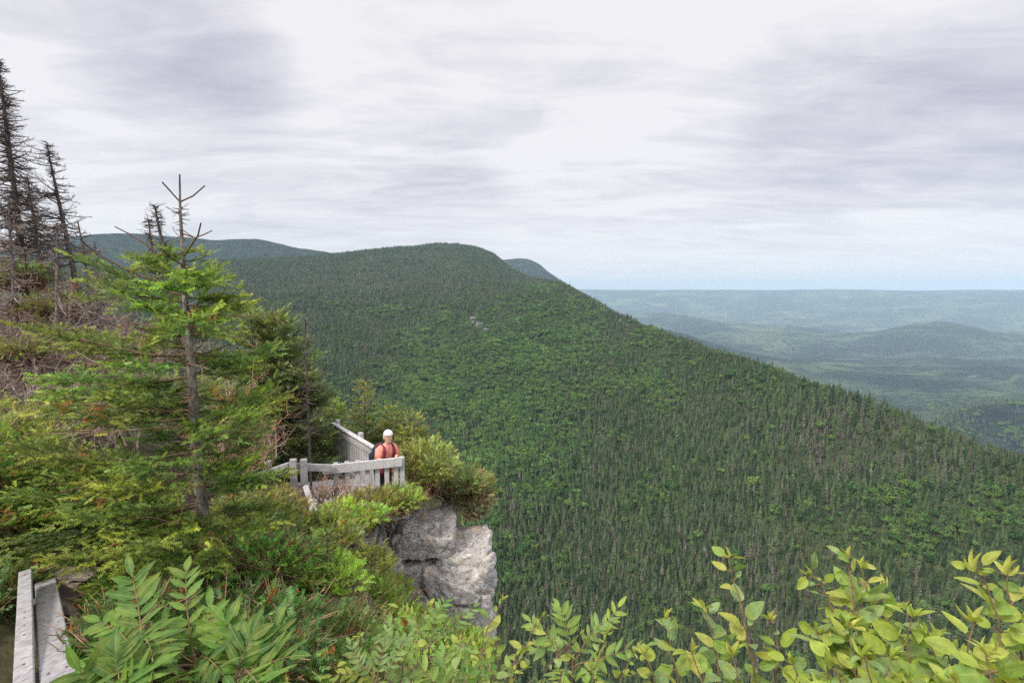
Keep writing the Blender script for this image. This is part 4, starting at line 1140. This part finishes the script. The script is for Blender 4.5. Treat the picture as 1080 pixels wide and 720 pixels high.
def rowan(px, py, d, leaves, label, seed, pal, base_py=None, LL=.2, ll=.066, name='rowan_shrub', npair=6, group=None, stem_h=.5, jit=.34):
    """pinnate leaves round upright stems; leaves: (tip px, tip py, depth offset)"""
    r = np.random.default_rng(seed); c = at(px, py, d); base = c - np.array((0, -.03, stem_h)); root = empty(name, base, label, 'shrub', group)
    st = MB(); fo = MB(); st.tube([base, base + (c - base) * .5 + r.normal(size=3) * .01, c], [.007, .006, .004], 6)
    for (tx, ty, dd) in leaves:
        tip = at(tx, ty, d + dd); s0 = c + r.normal(size=3) * .012 - (0, 0, r.random() * .06); v = tip - s0; L = np.linalg.norm(v)
        q = np.linspace(0, 1, 9)[:, None]; C = s0 + v * q + np.array((0, 0, r.uniform(-.05, .3) * L)) * (q - q**2) * 2 + r.normal(size=3) * .05 * L * q * (1 - q) * 4
        st.tube(C, np.linspace(.0026, .001, 9), 4, cap=False)
        a, b = pal[r.integers(0, len(pal))]; lc = a + (b - a) * r.random()
        for k in range(npair + 1):
            f = .24 + .76 * k / npair; i = min(int(f * 8), 7); p = C[i] + (C[i + 1] - C[i]) * (f * 8 - i); ax = unit(C[i + 1] - C[i])
            un = unit(np.array((0, -.35, 1)) + r.normal(size=3) * .10 - ax * .3); side = unit(np.cross(ax, un)); un = np.cross(side, ax)
            if k == npair: put_leaf(fo, LEAFLET[0], p, ax, un, ll * .95, lc * r.uniform(.9, 1.15)); continue
            for sg in (1, -1):
                an = rad(r.normal(60 - 14 * f, 30 * jit)); dv = ax * math.cos(an) + side * sg * math.sin(an) + un * r.normal(.02, .14)
                put_leaf(fo, LEAFLET[r.integers(0, 4)], p, dv, un + r.normal(size=3) * jit, ll * (1.1 - .55 * abs(f - .55)) * r.uniform(.7, 1.15), lc * r.uniform(.7, 1.3), r.uniform(.75, 1.25))
    st.build('stem', M['stem'], root); fo.build('foliage', M['leaves'], root, smooth=True)


V3 = lambda *a: np.array(a)
RG = [(V3(.060, .165, .020), V3(.105, .225, .030)), (V3(.080, .185, .030), V3(.13, .25, .042)), (V3(.045, .13, .022), V3(.08, .19, .032))]
RY = [(V3(.19, .31, .05), V3(.30, .41, .07)), (V3(.13, .26, .06), V3(.22, .35, .09)), (V3(.12, .22, .08), V3(.20, .31, .12)), (V3(.33, .37, .06), V3(.46, .44, .12))]
rowan(142, 668, 1.5, [(139, 606, .1), (112, 690, -.05), (92, 716, -.15), (160, 725, -.25), (128, 740, -.3), (176, 690, -.1), (105, 655, .1)], 'bright green rowan with upright pinnate leaves at the bottom left', 21, RG, ll=.078, jit=.18)
rowan(205, 690, 1.5, [(197, 602, .15), (232, 664, .0), (236, 712, -.15), (202, 745, -.25), (175, 655, .1), (222, 640, .1), (180, 730, -.2)], 'rowan with a tall feathered leaf in front of the fir trunk', 22, RG, ll=.076, jit=.18)
rowan(255, 705, 1.4, [(306, 692, -.05), (236, 655, .1), (282, 738, -.2), (240, 745, -.2), (292, 660, .1), (265, 668, .05)], 'rowan with broad hanging leaflets right of the trunk base', 23, RG, ll=.085, jit=.18, npair=5)
rowan(118, 725, 1.25, [(84, 706, 0), (100, 745, -.1), (150, 755, -.1), (122, 688, .05), (160, 705, 0)], 'light green rowan clump cut off by the bottom edge beside the planks', 24, RG, ll=.075, jit=.18)
rowan(452, 680, 2.3, [(420, 640, .1), (470, 635, .1), (510, 668, -.1), (420, 690, -.1), (482, 715, -.3), (445, 735, -.3), (400, 672, .1), (500, 640, .2)], 'grey green rowan in front of the rock face', 25, RY + RG[1:2], ll=.058, npair=7)
rowan(400, 715, 2.0, [(370, 680, .1), (430, 672, .1), (385, 740, -.2), (440, 735, -.2), (350, 712, 0), (410, 660, .15)], 'pale yellowish rowan left of the bottom centre', 27, RY, ll=.052, npair=7)
rowan(605, 690, 2.0, [(590, 640, .1), (640, 655, .0), (682, 680, -.1), (560, 655, .1), (630, 720, -.2), (580, 735, -.2), (652, 640, .1), (545, 690, .1)], 'tall rowan with orange tinged young leaves right of the bottom centre', 28, RY + [(V3(.10, .22, .05), V3(.18, .30, .07))], ll=.062, npair=6)
rowan(470, 738, 1.8, [(440, 700, 0), (500, 705, 0), (430, 742, -.1), (510, 745, -.1), (468, 690, .1)], 'low bright rowan clump at the bottom edge before the rock', 30, RY + RG, ll=.055)


def serviceberry(name, label, d, stems, seed, pal, ls=.05, gap=.035, extra=0):
    """thin stems with alternate oval leaves; stems: list of pixel polylines (from below the frame to the tip)"""
    r = np.random.default_rng(seed); b0 = at(stems[0][0][0], stems[0][0][1], d); base = b0 - np.array((0, 0, .35)); root = empty(name, base, label, 'shrub', 'leafy shrubs along the bottom edge')
    st = MB(); fo = MB()
    for s_ in stems:
        P = np.array([at(x, y, d + dd) for x, y, dd in s_]); P = np.concatenate([[base + (P[0] - base) * .3 + r.normal(size=3) * .02], P])
        seg = np.linalg.norm(np.diff(P, axis=0), axis=1); cum = np.concatenate([[0], np.cumsum(seg)]); Lt = cum[-1]
        tt = np.linspace(0, Lt, max(8, int(Lt / .03))); C = np.stack([np.interp(tt, cum, P[:, k]) for k in range(3)], -1); C[1:-1] += r.normal(size=(len(C) - 2, 3)) * .002
        st.tube(C, np.linspace(.0042, .0013, len(C)), 5, cap=False)
        x = .10; k = 0; a0 = r.random() * 6.28
        while x < Lt:
            i = min(np.searchsorted(tt, x), len(C) - 1); i = max(i, 1); p = C[i]; ax = unit(C[i] - C[i - 1]); a = a0 + k * 2.4 + r.normal() * .3
            o_ = unit(np.cross(ax, (math.cos(a), math.sin(a), .2))); f = x / Lt
            for rep in range(1 + (r.random() < extra)):
                dv = unit(ax * r.uniform(.15, .7) + o_ * (1 if rep == 0 else -1) + np.array((0, 0, r.normal(.05, .25)))); pl = r.uniform(.010, .018); q = p + dv * pl
                st.tube([p, q], [.0012, .0009], 3, cap=False)
                a_, b_ = pal[r.integers(0, len(pal))]; c = (a_ + (b_ - a_) * r.random()) * (.9 + .2 * r.random())
                up = unit(np.array((0, -.3, 1.0)) + r.normal(size=3) * .6)
                put_leaf(fo, OVAL[r.integers(0, 5)], q, dv + r.normal(size=3) * .12, up, ls * r.uniform(.42, 1.15) * (1 - .40 * max(0, f - .75) / .25), c, r.uniform(.8, 1.1))
            x += gap * r.uniform(.7, 1.3); k += 1
        for k in range(4):   # folded young leaves at the tip
            dv = unit(ax + r.normal(size=3) * .5); a_, b_ = pal[-1]; put_leaf(fo, OVAL[4], C[-1], dv, r.normal(size=3), ls * .55 * r.uniform(.7, 1), a_ + (b_ - a_) * r.random(), .6)
    st.build('stem', M['stem'], root); fo.build('foliage', M['leaves'], root, smooth=True)


SB = [(V3(.15, .27, .05), V3(.26, .39, .08)), (V3(.27, .36, .05), V3(.40, .47, .09)), (V3(.18, .29, .11), V3(.28, .38, .17)), (V3(.36, .40, .07), V3(.50, .48, .13))]
CB = [(V3(.16, .29, .06), V3(.25, .38, .09)), (V3(.20, .30, .11), V3(.29, .38, .16)), (V3(.30, .37, .06), V3(.42, .45, .10))]
serviceberry('leafy_shoots', 'loose small leaved shoots at the bottom centre', 1.9, [[(500, 745, 0), (505, 700, 0), (515, 660, 0), (530, 632, 0)], [(530, 750, 0), (545, 705, 0), (560, 668, 0), (572, 650, 0)], [(470, 750, 0), (478, 710, 0), (488, 672, 0)], [(522, 755, .1), (526, 715, .1), (520, 680, .1)], [(540, 755, -.1), (536, 720, -.1), (545, 690, -.1)], [(500, 755, .15), (508, 690, .15), (524, 655, .15)], [(555, 750, .1), (580, 700, .1), (612, 668, .1)], [(515, 750, -.1), (520, 710, -.1), (505, 680, -.1)]], 51, CB, .055, .030, .5)
serviceberry('leafy_shoots', 'pale narrow leaved shoots low in front of the rock', 2.1, [[(420, 745, 0), (425, 700, 0), (440, 665, 0), (452, 640, 0)], [(400, 750, 0), (392, 705, 0), (378, 672, 0)], [(440, 750, 0), (462, 712, 0), (470, 680, 0)], [(372, 750, 0), (360, 715, 0), (345, 690, 0)]], 52, CB, .055, .030, .5)
serviceberry('leafy_shoots', 'bright shoots rising among the tall rowan right of the centre', 1.8, [[(620, 750, 0), (628, 705, 0), (640, 668, 0)], [(650, 750, 0), (655, 715, 0), (668, 688, 0)], [(590, 750, 0), (592, 712, 0), (584, 680, 0)]], 53, CB, .055, .030, .5)
serviceberry('serviceberry_shrub', 'slender shrub stem with a curled yellow leaf tip right of centre', 1.35, [[(800, 735, 0), (793, 690, 0), (782, 640, 0), (775, 615, .02), (768, 588, .02)], [(760, 740, .05), (757, 690, .05), (748, 660, .05), (742, 640, .05)], [(815, 740, .03), (822, 690, .03), (812, 655, .05)]], 41, SB, .068, .026, .3)
serviceberry('serviceberry_shrub', 'low shrub shoots with pale leaves at the bottom right of centre', 1.3, [[(720, 745, 0), (712, 705, 0), (706, 672, 0), (703, 652, 0)], [(690, 745, .1), (690, 715, .1), (680, 690, .1)], [(745, 750, -.1), (742, 718, -.1), (730, 690, -.1)], [(780, 750, -.1), (778, 722, -.1), (772, 690, -.1)]], 42, SB, .068, .024, .4)
serviceberry('serviceberry_shrub', 'dense leafy shrub with a tall yellow crown of small leaves', 1.25, [[(905, 745, 0), (905, 690, 0), (900, 645, 0), (897, 612, .02), (893, 590, .03)], [(905, 700, 0), (925, 650, .03), (930, 620, .05)], [(903, 690, 0), (880, 650, .02), (868, 615, .03), (855, 605, .04)], [(940, 745, .05), (935, 700, .05), (930, 665, .05), (945, 640, .06)], [(870, 745, -.05), (872, 700, -.05), (862, 668, 0)], [(905, 745, -.1), (902, 700, -.1), (898, 662, -.1)], [(905, 650, 0), (915, 620, .02), (910, 600, .03)]], 43, SB, .068, .019, .7)
serviceberry('serviceberry_shrub', 'broad leafed shrub filling the gap before the right corner', 1.15, [[(965, 750, 0), (963, 710, 0), (955, 675, 0), (962, 650, 0)], [(1000, 750, 0), (990, 715, 0), (985, 685, 0), (975, 668, 0)], [(935, 755, -.1), (930, 725, -.1), (940, 695, -.1)], [(850, 755, 0), (845, 722, 0), (836, 700, 0)], [(990, 755, -.15), (980, 725, -.15)], [(890, 755, -.15), (890, 725, -.15), (880, 700, -.15)], [(960, 755, -.2), (955, 720, -.2)], [(915, 755, -.1), (920, 722, -.1), (912, 692, -.1)], [(1015, 755, -.1), (1008, 715, -.1), (1000, 690, -.1)], [(875, 755, -.1), (868, 728, -.1)], [(980, 755, .1), (978, 705, .1), (985, 672, .1)], [(940, 755, .1), (945, 700, .1), (950, 680, .1)]], 44, SB[:3] + SB[1:2], .070, .024, .6)
serviceberry('serviceberry_shrub', 'large leafed shrub with upright yellow green leaves in the right corner', 1.0, [[(1062, 750, 0), (1058, 700, 0), (1050, 650, 0), (1040, 615, 0), (1030, 602, 0)], [(1075, 750, .05), (1078, 690, .05), (1068, 640, .05), (1062, 606, .05)], [(1095, 750, 0), (1100, 680, 0), (1085, 630, .05)], [(1030, 755, 0), (1025, 715, 0), (1020, 680, 0), (1028, 655, 0)], [(1050, 755, -.1), (1045, 720, -.1), (1040, 690, -.1)], [(1085, 755, -.1), (1080, 715, -.1)], [(1010, 755, -.1), (1010, 725, -.1)]], 45, SB[:2] + SB[:2] + SB[3:], .076, .028, .5)

# ------------------------------------------------------------------ person leaning on the railing
pb_ = at(404, 500, 9.95); PX, PY = pb_[0], pb_[1]
root = empty('person', (PX, PY, FZ), 'person in a salmon shirt with a white hat resting both arms on the railing', 'person')
# body axes: facing to the right and towards the viewer
fw = unit((.80, -.60, 0)); rt = unit(np.cross(fw, (0, 0, 1))); zz = np.array((0, 0, 1.0)); O = np.array((PX, PY, FZ))
B_ = lambda f, s, h: O + fw * f + rt * s + zz * h


def loft(mb, rings, sides=16, col=(1, 1, 1)):
    """closed tube through (centre, axis a, axis b) ellipses"""
    V = []
    for c, a, b in rings:
        for k in range(sides):
            q = k * 2 * math.pi / sides; V.append(c + a * math.cos(q) + b * math.sin(q))
    F = [(i * sides + j, i * sides + (j + 1) % sides, (i + 1) * sides + (j + 1) % sides, (i + 1) * sides + j) for i in range(len(rings) - 1) for j in range(sides)]
    V += [rings[0][0], rings[-1][0]]; n = len(rings) * sides
    mb.add(V, F, col); b = mb.n - len(V)
    for k in range(sides):
        mb.f3.append(np.array([[b + n, b + (k + 1) % sides, b + k], [b + n + 1, b + n - sides + k, b + n - sides + (k + 1) % sides]])); mb.m3.append(np.zeros(2, np.int32))


def skin_body(name, joints, edges, m, parent, sub=2):
    me = bpy.data.meshes.new(name); L0 = np.array(parent.location)
    me.from_pydata([tuple(np.array(p) - L0) for p, _ in joints], edges, []); o = bpy.data.objects.new(name, me); COL.objects.link(o); o.parent = parent
    md = o.modifiers.new('skin', 'SKIN'); md.use_smooth_shade = True
    for v, (_, r_) in zip(me.skin_vertices[0].data, joints): v.radius = (r_, r_) if np.isscalar(r_) else r_
    me.skin_vertices[0].data[0].use_root = True
    s_ = o.modifiers.new('sub', 'SUBSURF'); s_.levels = sub; s_.render_levels = sub; me.materials.append(m); return o


M['skin'] = solid('skin', [(.3, (.58, .32, .24)), (.7, (.68, .41, .32))], 25, .6, 0)
M['shirt'] = solid('salmon shirt', [(.3, (.72, .24, .19)), (.7, (.84, .33, .26))], 12, .85, .2, .01)
M['trousers'] = solid('dark trousers', [(.3, (.025, .02, .028)), (.7, (.06, .045, .06))], 12, .9, .2, .01)
M['maroon'] = solid('maroon cloth', [(.3, (.12, .02, .035)), (.7, (.24, .04, .06))], 12, .85, .1)
M['pack'] = solid('dark teal pack cloth', [(.3, (.015, .03, .04)), (.7, (.04, .07, .085))], 12, .8, .2, .01)
M['white'] = solid('white cotton', [(.3, (.74, .72, .68)), (.7, (.84, .83, .79))], 20, .9, .2, .005)
M['dark'] = solid('dark detail', [(.3, (.03, .02, .02)), (.7, (.05, .03, .03))], 20, .5, 0)
PS = .915; hand_r = O + (at(417.5, 484.0, 9.62) - O) / PS; hand_l = O + (at(399, 484.0, 9.62) - O) / PS
J = [(B_(0, 0, .90), .13), (B_(.03, 0, 1.05), .125), (B_(.10, 0, 1.22), .14), (B_(.13, 0, 1.36), .09), (B_(.15, 0, 1.43), .055), (B_(.18, 0, 1.50), .062),
     (B_(.12, .17, 1.335), .065), (B_(.16, .25, 1.14), .045), (None, .034), (None, .026),
     (B_(.12, -.17, 1.335), .065), (B_(.20, -.22, 1.14), .045), (None, .034), (None, .026),
     (B_(-.01, .10, .84), .095), (B_(.04, .11, .48), .062), (B_(-.02, .11, .09), .042), (B_(.12, .12, .04), .035),
     (B_(-.01, -.10, .84), .095), (B_(.02, -.11, .48), .062), (B_(-.03, -.11, .09), .042), (B_(.11, -.12, .04), .035)]
J[8] = (J[7][0] * .35 + hand_l * .65 + zz * .02, .033); J[9] = (hand_l + zz * .03, .026); J[12] = (J[11][0] * .35 + hand_r * .65 + zz * .02, .033); J[13] = (hand_r + zz * .03, .026)
skin_body('body', J, [(0, 1), (1, 2), (2, 3), (3, 4), (4, 5), (3, 6), (6, 7), (7, 8), (8, 9), (3, 10), (10, 11), (11, 12), (12, 13), (0, 14), (14, 15), (15, 16), (16, 17), (0, 18), (18, 19), (19, 20), (20, 21)], M['skin'], root)
# head: face with brow, nose, mouth, chin; hands with five fingers
hd = MB(); hc = B_(.20, 0, 1.60); hf = unit(fw + np.array((-.15, -.45, -.10))); hr = unit(np.cross(hf, zz)); hu = np.cross(hr, hf)
rings = []
for k, (h, a, b, off) in enumerate([(-.125, .025, .03, .045), (-.115, .048, .055, .03), (-.085, .062, .078, .012), (-.04, .072, .092, .002), (.01, .077, .098, 0), (.06, .076, .095, -.004), (.10, .06, .076, -.006), (.125, .03, .04, -.006)]): rings.append((hc + hu * h + hf * off, hr * a, hf * b))
loft(hd, rings, 20)
loft(hd, [(hc + hf * .088 + hu * .022, hr * .009, hu * .006), (hc + hf * .108 - hu * .012, hr * .014, hu * .012), (hc + hf * .088 - hu * .030, hr * .015, hu * .006)], 10)
for sg in (-1, 1): loft(hd, [(hc + hr * sg * .072 + hu * q - hf * .005, hf * a, hr * .012) for q, a in ((-.035, .006), (-.01, .016), (.015, .02), (.03, .008))], 8)
for hnd, sg in ((hand_l, -1), (hand_r, 1)):
    c = hnd + zz * .022; fd = unit((.75 * sg * -.2 + .5, -.6, -.15)); sd_ = unit(np.cross(fd, zz)); un = np.cross(sd_, fd)
    loft(hd, [(c - fd * .02, sd_ * .024, un * .016), (c + fd * .03, sd_ * .038, un * .015), (c + fd * .075, sd_ * .040, un * .013)], 12)
    for q, (of, ln) in enumerate(((-.030, .055), (-.010, .068), (.010, .072), (.030, .062))):
        p = c + fd * .07 + sd_ * of; hd.tube([p, p + fd * ln * .45, p + fd * ln * .75 - un * .018, p + fd * ln * .8 - un * .042], [.0085, .008, .0075, .006], 8)
    p = c - sd_ * .03 * sg + fd * .01; hd.tube([p, p - sd_ * .022 * sg + fd * .025, p - sd_ * .024 * sg + fd * .055 - un * .01], [.011, .009, .007], 8)
hd.build('head_and_hands', M['skin'], root, smooth=True)
ey = MB()
for sg in (-1, 1): loft(ey, [(hc + hf * .088 + hu * .022 + hr * sg * .031, hr * .013, hu * .007), (hc + hf * .094 + hu * .022 + hr * sg * .031, hr * .009, hu * .005)], 10)
loft(ey, [(hc + hf * .083 - hu * .058, hr * .024, hu * .005), (hc + hf * .089 - hu * .058, hr * .018, hu * .003)], 10)
ey.build('eyes_and_mouth', M['dark'], root)
ht = MB(); loft(ht, [(hc + hu * h - hf * o_, hr * a, hf * b) for h, a, b, o_ in ((-.10, .05, .035, .075), (-.07, .082, .05, .062), (-.02, .090, .066, .048), (.025, .094, .085, .034), (.046, .096, .112, .008), (.085, .092, .110, .006), (.118, .070, .086, .008), (.142, .03, .04, .008))], 22)
ht.build('hat', M['white'], root, smooth=True)
sh = MB(); loft(sh, [(B_(0, 0, .86), rt * .19, fw * .145), (B_(.01, 0, .98), rt * .185, fw * .135), (B_(.05, 0, 1.12), rt * .195, fw * .14), (B_(.095, 0, 1.25), rt * .205, fw * .135), (B_(.12, 0, 1.345), rt * .19, fw * .11), (B_(.14, 0, 1.40), rt * .10, fw * .08), (B_(.15, 0, 1.43), rt * .068, fw * .066)], 24)
for s0, s1, s2 in ((6, 7, 8), (10, 11, 12)):
    a, b, c = J[s0][0], J[s1][0], J[s2][0]; e = b + (c - b) * .15; sh.tube([a * .35 + B_(.13, 0, 1.34) * .65, a * .8 + B_(.13, 0, 1.34) * .2 + zz * .012, a + (0, 0, -.005), a * .6 + b * .4, b, e], [.085, .092, .094, .086, .074, .068], 16)
sh.build('shirt', M['shirt'], root, smooth=True)
tr_ = MB(); loft(tr_, [(B_(0, 0, .80), rt * .165, fw * .135), (B_(0, 0, .88), rt * .18, fw * .14), (B_(0, 0, .97), rt * .175, fw * .128)], 22)
for a, b, c in ((14, 15, 16), (18, 19, 20)): tr_.tube([J[a][0] + (0, 0, .06), J[a][0] * .5 + J[b][0] * .5, J[b][0], J[c][0] + (0, 0, .03)], [.115, .098, .082, .068], 14)
tr_.build('trousers', M['trousers'], root, smooth=True)
bo = MB()
for a, b in ((16, 17), (20, 21)): loft(bo, [(J[a][0] - fw * .06 + zz * z_, rt * .048, fw * .05) if z_ > .04 else (J[a][0] + fw * .05 - zz * .02 + zz * z_, rt * .052, fw * .14) for z_ in (-.065, -.03, .03, .06, .1)], 14)
bo.build('boots', M['dark'], root, smooth=True)
jk = MB(); loft(jk, [(B_(.0, 0, .78), rt * .20, fw * .16), (B_(0, 0, .86), rt * .205, fw * .162), (B_(0, 0, .94), rt * .197, fw * .152)], 22)
jk.build('waist_jacket', M['maroon'], root, smooth=True)
root.scale = (PS,) * 3
root = empty('backpack', B_(-.18, 0, 1.0), 'dark teal backpack with maroon straps on the back of the person', 'backpack')
bp = MB(); loft(bp, [(B_(-.16, 0, .98), rt * .10, fw * .06), (B_(-.185, 0, 1.0), rt * .155, fw * .105), (B_(-.17, 0, 1.14), rt * .165, fw * .115), (B_(-.125, 0, 1.29), rt * .155, fw * .105), (B_(-.085, 0, 1.39), rt * .12, fw * .08), (B_(-.08, 0, 1.41), rt * .06, fw * .04)], 20); bp.build('bag', M['pack'], root, smooth=True)
pk = MB(); loft(pk, [(B_(-.30, 0, 1.02), rt * .10, fw * .02), (B_(-.305, 0, 1.05), rt * .12, fw * .03), (B_(-.29, 0, 1.17), rt * .12, fw * .03), (B_(-.275, 0, 1.19), rt * .10, fw * .02)], 14); pk.build('pocket', M['pack'], root, smooth=True)
for sg in (-1, 1):
    q = [B_(-.07, sg * .10, 1.36), B_(.07, sg * .105, 1.455), B_(.18, sg * .115, 1.41), B_(.245, sg * .125, 1.30), B_(.235, sg * .14, 1.16), B_(.14, sg * .19, 1.04), B_(-.08, sg * .19, 1.0)]
    sb_ = MB(); sb_.tube(q, [.026] * 7, 8); sb_.build('strap', M['maroon'], root, smooth=True)
root.location = Vector(O + (np.array(root.location) - O) * PS); root.scale = (PS,) * 3


SLOPE_ROCK = [(502, 338, 1030, 8), (512, 351, 960, 6), (507, 344, 990, 8), (498, 343, 1000, 5), (655, 340, 900, 4), (659, 345, 880, 4)]
mbs = {}
for k_, (px, py, r_, sz) in enumerate(SLOPE_ROCK):
    i_ = np.argmin((pxm - px)**2 + (pym - py)**2 + 1e6 * (vv[:-1, None] > 5)); c_ = MP[:-1, :-1].reshape(-1, 3)[i_]
    mbs.setdefault(px < 600, []).append((c_ + np.array((0, 0, sz * .3)), (sz * .8, sz * .6, sz * 1.0), 20 * k_, 8, 5))
for k_, lab_ in ((True, 'bare grey cliff patch high on the green mountain side'), (False, 'small bare rock on the skyline ridge of the mountain side')):
    tag(rock_blocks(mbs[k_], 9, 20, big=9.0).build('slope_rock', M['far_rock'], smooth=True), lab_, 'rock')

# ------------------------------------------------------------------ haze
def box_mesh(name, lo, hi):
    x0, y0, z0 = lo; x1, y1, z1 = hi
    V = [(x0, y0, z0), (x1, y0, z0), (x1, y1, z0), (x0, y1, z0), (x0, y0, z1), (x1, y0, z1), (x1, y1, z1), (x0, y1, z1)]
    me = bpy.data.meshes.new(name); me.from_pydata(V, [], [(0, 3, 2, 1), (4, 5, 6, 7), (0, 1, 5, 4), (1, 2, 6, 5), (2, 3, 7, 6), (3, 0, 4, 7)])
    o = bpy.data.objects.new(name, me); COL.objects.link(o); return o


hz = box_mesh('haze', (-27000, -3000, -1250), (27000, 26000, 335))
m, nt, out = mat('haze air')
pv = nt.nodes.new('ShaderNodeVolumePrincipled')
pv.inputs['Color'].default_value = (.60, .795, .97, 1); pv.inputs["Density"].default_value = 7e-5; pv.inputs['Anisotropy'].default_value = 0
nt.links.new(pv.outputs[0], out.inputs['Volume']); hz.data.materials.append(m)
tag(hz, 'pale blue air between the viewer and the far hills', 'haze', kind='stuff')

# ------------------------------------------------------------------ sky and sun
SUN_EL, SUN_AZ = 46, -136      # azimuth from +y towards +x
w = bpy.data.worlds.new('World'); scene.world = w; w.use_nodes = True
nt = w.node_tree; nt.nodes.clear()
out = nt.nodes.new('ShaderNodeOutputWorld')
sky = nt.nodes.new('ShaderNodeTexSky'); sky.sky_type = 'NISHITA'; sky.sun_disc = False
sky.sun_elevation = rad(SUN_EL); sky.sun_rotation = rad(SUN_AZ)
bs = nt.nodes.new('ShaderNodeBackground'); bs.inputs[1].default_value = .10
nt.links.new(sky.outputs[0], bs.inputs[0])
d = nt.nodes.new('ShaderNodeTexCoord').outputs['Generated']
sep = nt.nodes.new('ShaderNodeSeparateXYZ'); nt.links.new(d, sep.inputs[0])
z = math_(nt, 'MAXIMUM', sep.outputs[2], 0.0)
zc = math_(nt, 'ADD', z, .10)
cb = nt.nodes.new('ShaderNodeCombineXYZ')
nt.links.new(math_(nt, 'DIVIDE', sep.outputs[0], zc), cb.inputs[0]); nt.links.new(math_(nt, 'DIVIDE', sep.outputs[1], zc), cb.inputs[1])
mp = nt.nodes.new('ShaderNodeMapping'); mp.inputs['Scale'].default_value = (.5, 1.15, 1); mp.inputs['Location'].default_value = (3.1, 1.4, 0)
mp.inputs['Rotation'].default_value = (0, 0, rad(-12))
nt.links.new(cb.outputs[0], mp.inputs[0])
n1 = noise(nt, mp.outputs[0], 1.25, 9, .58, .9)
n2 = noise(nt, mp.outputs[0], 2.8, 9, .62, .9)
mp3 = nt.nodes.new('ShaderNodeMapping'); mp3.inputs['Scale'].default_value = (2.4, 2.4, 12); mp3.inputs['Rotation'].default_value = (0, rad(5), 0); nt.links.new(d, mp3.inputs[0])
n3 = noise(nt, mp3.outputs[0], 1.3, 7, .6, .4)
val = math_(nt, 'ADD', math_(nt, 'ADD', math_(nt, 'MULTIPLY', n1, .50), math_(nt, 'MULTIPLY', n2, .31)), math_(nt, 'MULTIPLY', n3, .19))


def blob(px, py, ang, amp):
    global val
    b = unit(at(px, py, 1))
    vm = nt.nodes.new('ShaderNodeVectorMath'); vm.operation = 'DOT_PRODUCT'; nt.links.new(d, vm.inputs[0]); vm.inputs[1].default_value = b
    mr = nt.nodes.new('ShaderNodeMapRange'); mr.interpolation_type = 'SMOOTHSTEP'
    mr.inputs['From Min'].default_value = math.cos(rad(ang)); mr.inputs['From Max'].default_value = 1
    mr.inputs['To Min'].default_value = 0; mr.inputs['To Max'].default_value = amp
    nt.links.new(vm.outputs['Value'], mr.inputs['Value'])
    val = math_(nt, 'ADD', val, mr.outputs[0])


for b in [(185, 48, 10, -.11), (110, 15, 9, -.08), (255, 80, 7, -.07), (40, 110, 16, .05), (420, 20, 12, .05), (640, 100, 16, .06), (760, 20, 12, .05), (900, 125, 11, -.07), (1000, 110, 11, -.07), (1070, 130, 12, -.09), (1000, 10, 11, .07), (300, 130, 13, .04), (980, 195, 7, .06), (240, 225, 14, -.04), (800, 165, 12, -.05), (440, 220, 12, -.03)]: blob(*b)
cloud = ramp(nt, val, [(.29, (.55, .54, .64)), (.40, (.70, .685, .755)), (.48, (.83, .81, .855)), (.56, (.96, .94, .96))])
hor = nt.nodes.new('ShaderNodeMapRange'); hor.interpolation_type = 'SMOOTHSTEP'
for a_, b_ in (('From Min', .0), ('From Max', .20), ('To Min', .72), ('To Max', 0)): hor.inputs[a_].default_value = b_
nt.links.new(z, hor.inputs['Value'])
cloud = mixc(nt, hor.outputs[0], cloud, (.97, .96, 1.0))
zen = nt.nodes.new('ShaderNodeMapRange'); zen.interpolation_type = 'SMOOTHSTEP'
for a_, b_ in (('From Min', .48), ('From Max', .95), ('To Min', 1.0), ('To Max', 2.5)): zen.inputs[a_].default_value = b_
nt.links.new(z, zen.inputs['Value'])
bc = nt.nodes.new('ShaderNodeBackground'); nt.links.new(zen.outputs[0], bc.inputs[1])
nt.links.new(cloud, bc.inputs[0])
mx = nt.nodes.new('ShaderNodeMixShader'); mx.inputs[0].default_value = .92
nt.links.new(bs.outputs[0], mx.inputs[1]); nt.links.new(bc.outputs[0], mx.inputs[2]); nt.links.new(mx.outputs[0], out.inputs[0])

sl = bpy.data.lights.new('sun', 'SUN'); sl.energy = 3.9; sl.angle = rad(12); sl.color = (1, .95, .87)
so = bpy.data.objects.new('sun', sl); COL.objects.link(so)
sd = Vector((math.sin(rad(SUN_AZ)) * math.cos(rad(SUN_EL)), math.cos(rad(SUN_AZ)) * math.cos(rad(SUN_EL)), math.sin(rad(SUN_EL))))
so.rotation_euler = (-sd).to_track_quat('-Z', 'Y').to_euler(); so.location = sd * 50

# ------------------------------------------------------------------ camera and render
cam = bpy.data.cameras.new('camera'); cam.sensor_width = 36; cam.lens = 18; cam.clip_start = .05; cam.clip_end = 250000
co = bpy.data.objects.new('camera', cam); COL.objects.link(co); co.location = (0, 0, 0)
co.rotation_euler = (math.pi / 2 - PITCH, 0, 0); scene.camera = co
vs = scene.view_settings; vs.view_transform = 'Standard'; vs.look = 'None'; vs.exposure = 0; vs.gamma = 1; vs.use_curve_mapping = False
cy = scene.cycles
cy.use_denoising = False; cy.max_bounces = 6; cy.diffuse_bounces = 3; cy.transmission_bounces = 4; cy.volume_bounces = 1
cy.use_adaptive_sampling = False; cy.sample_clamp_indirect = 4
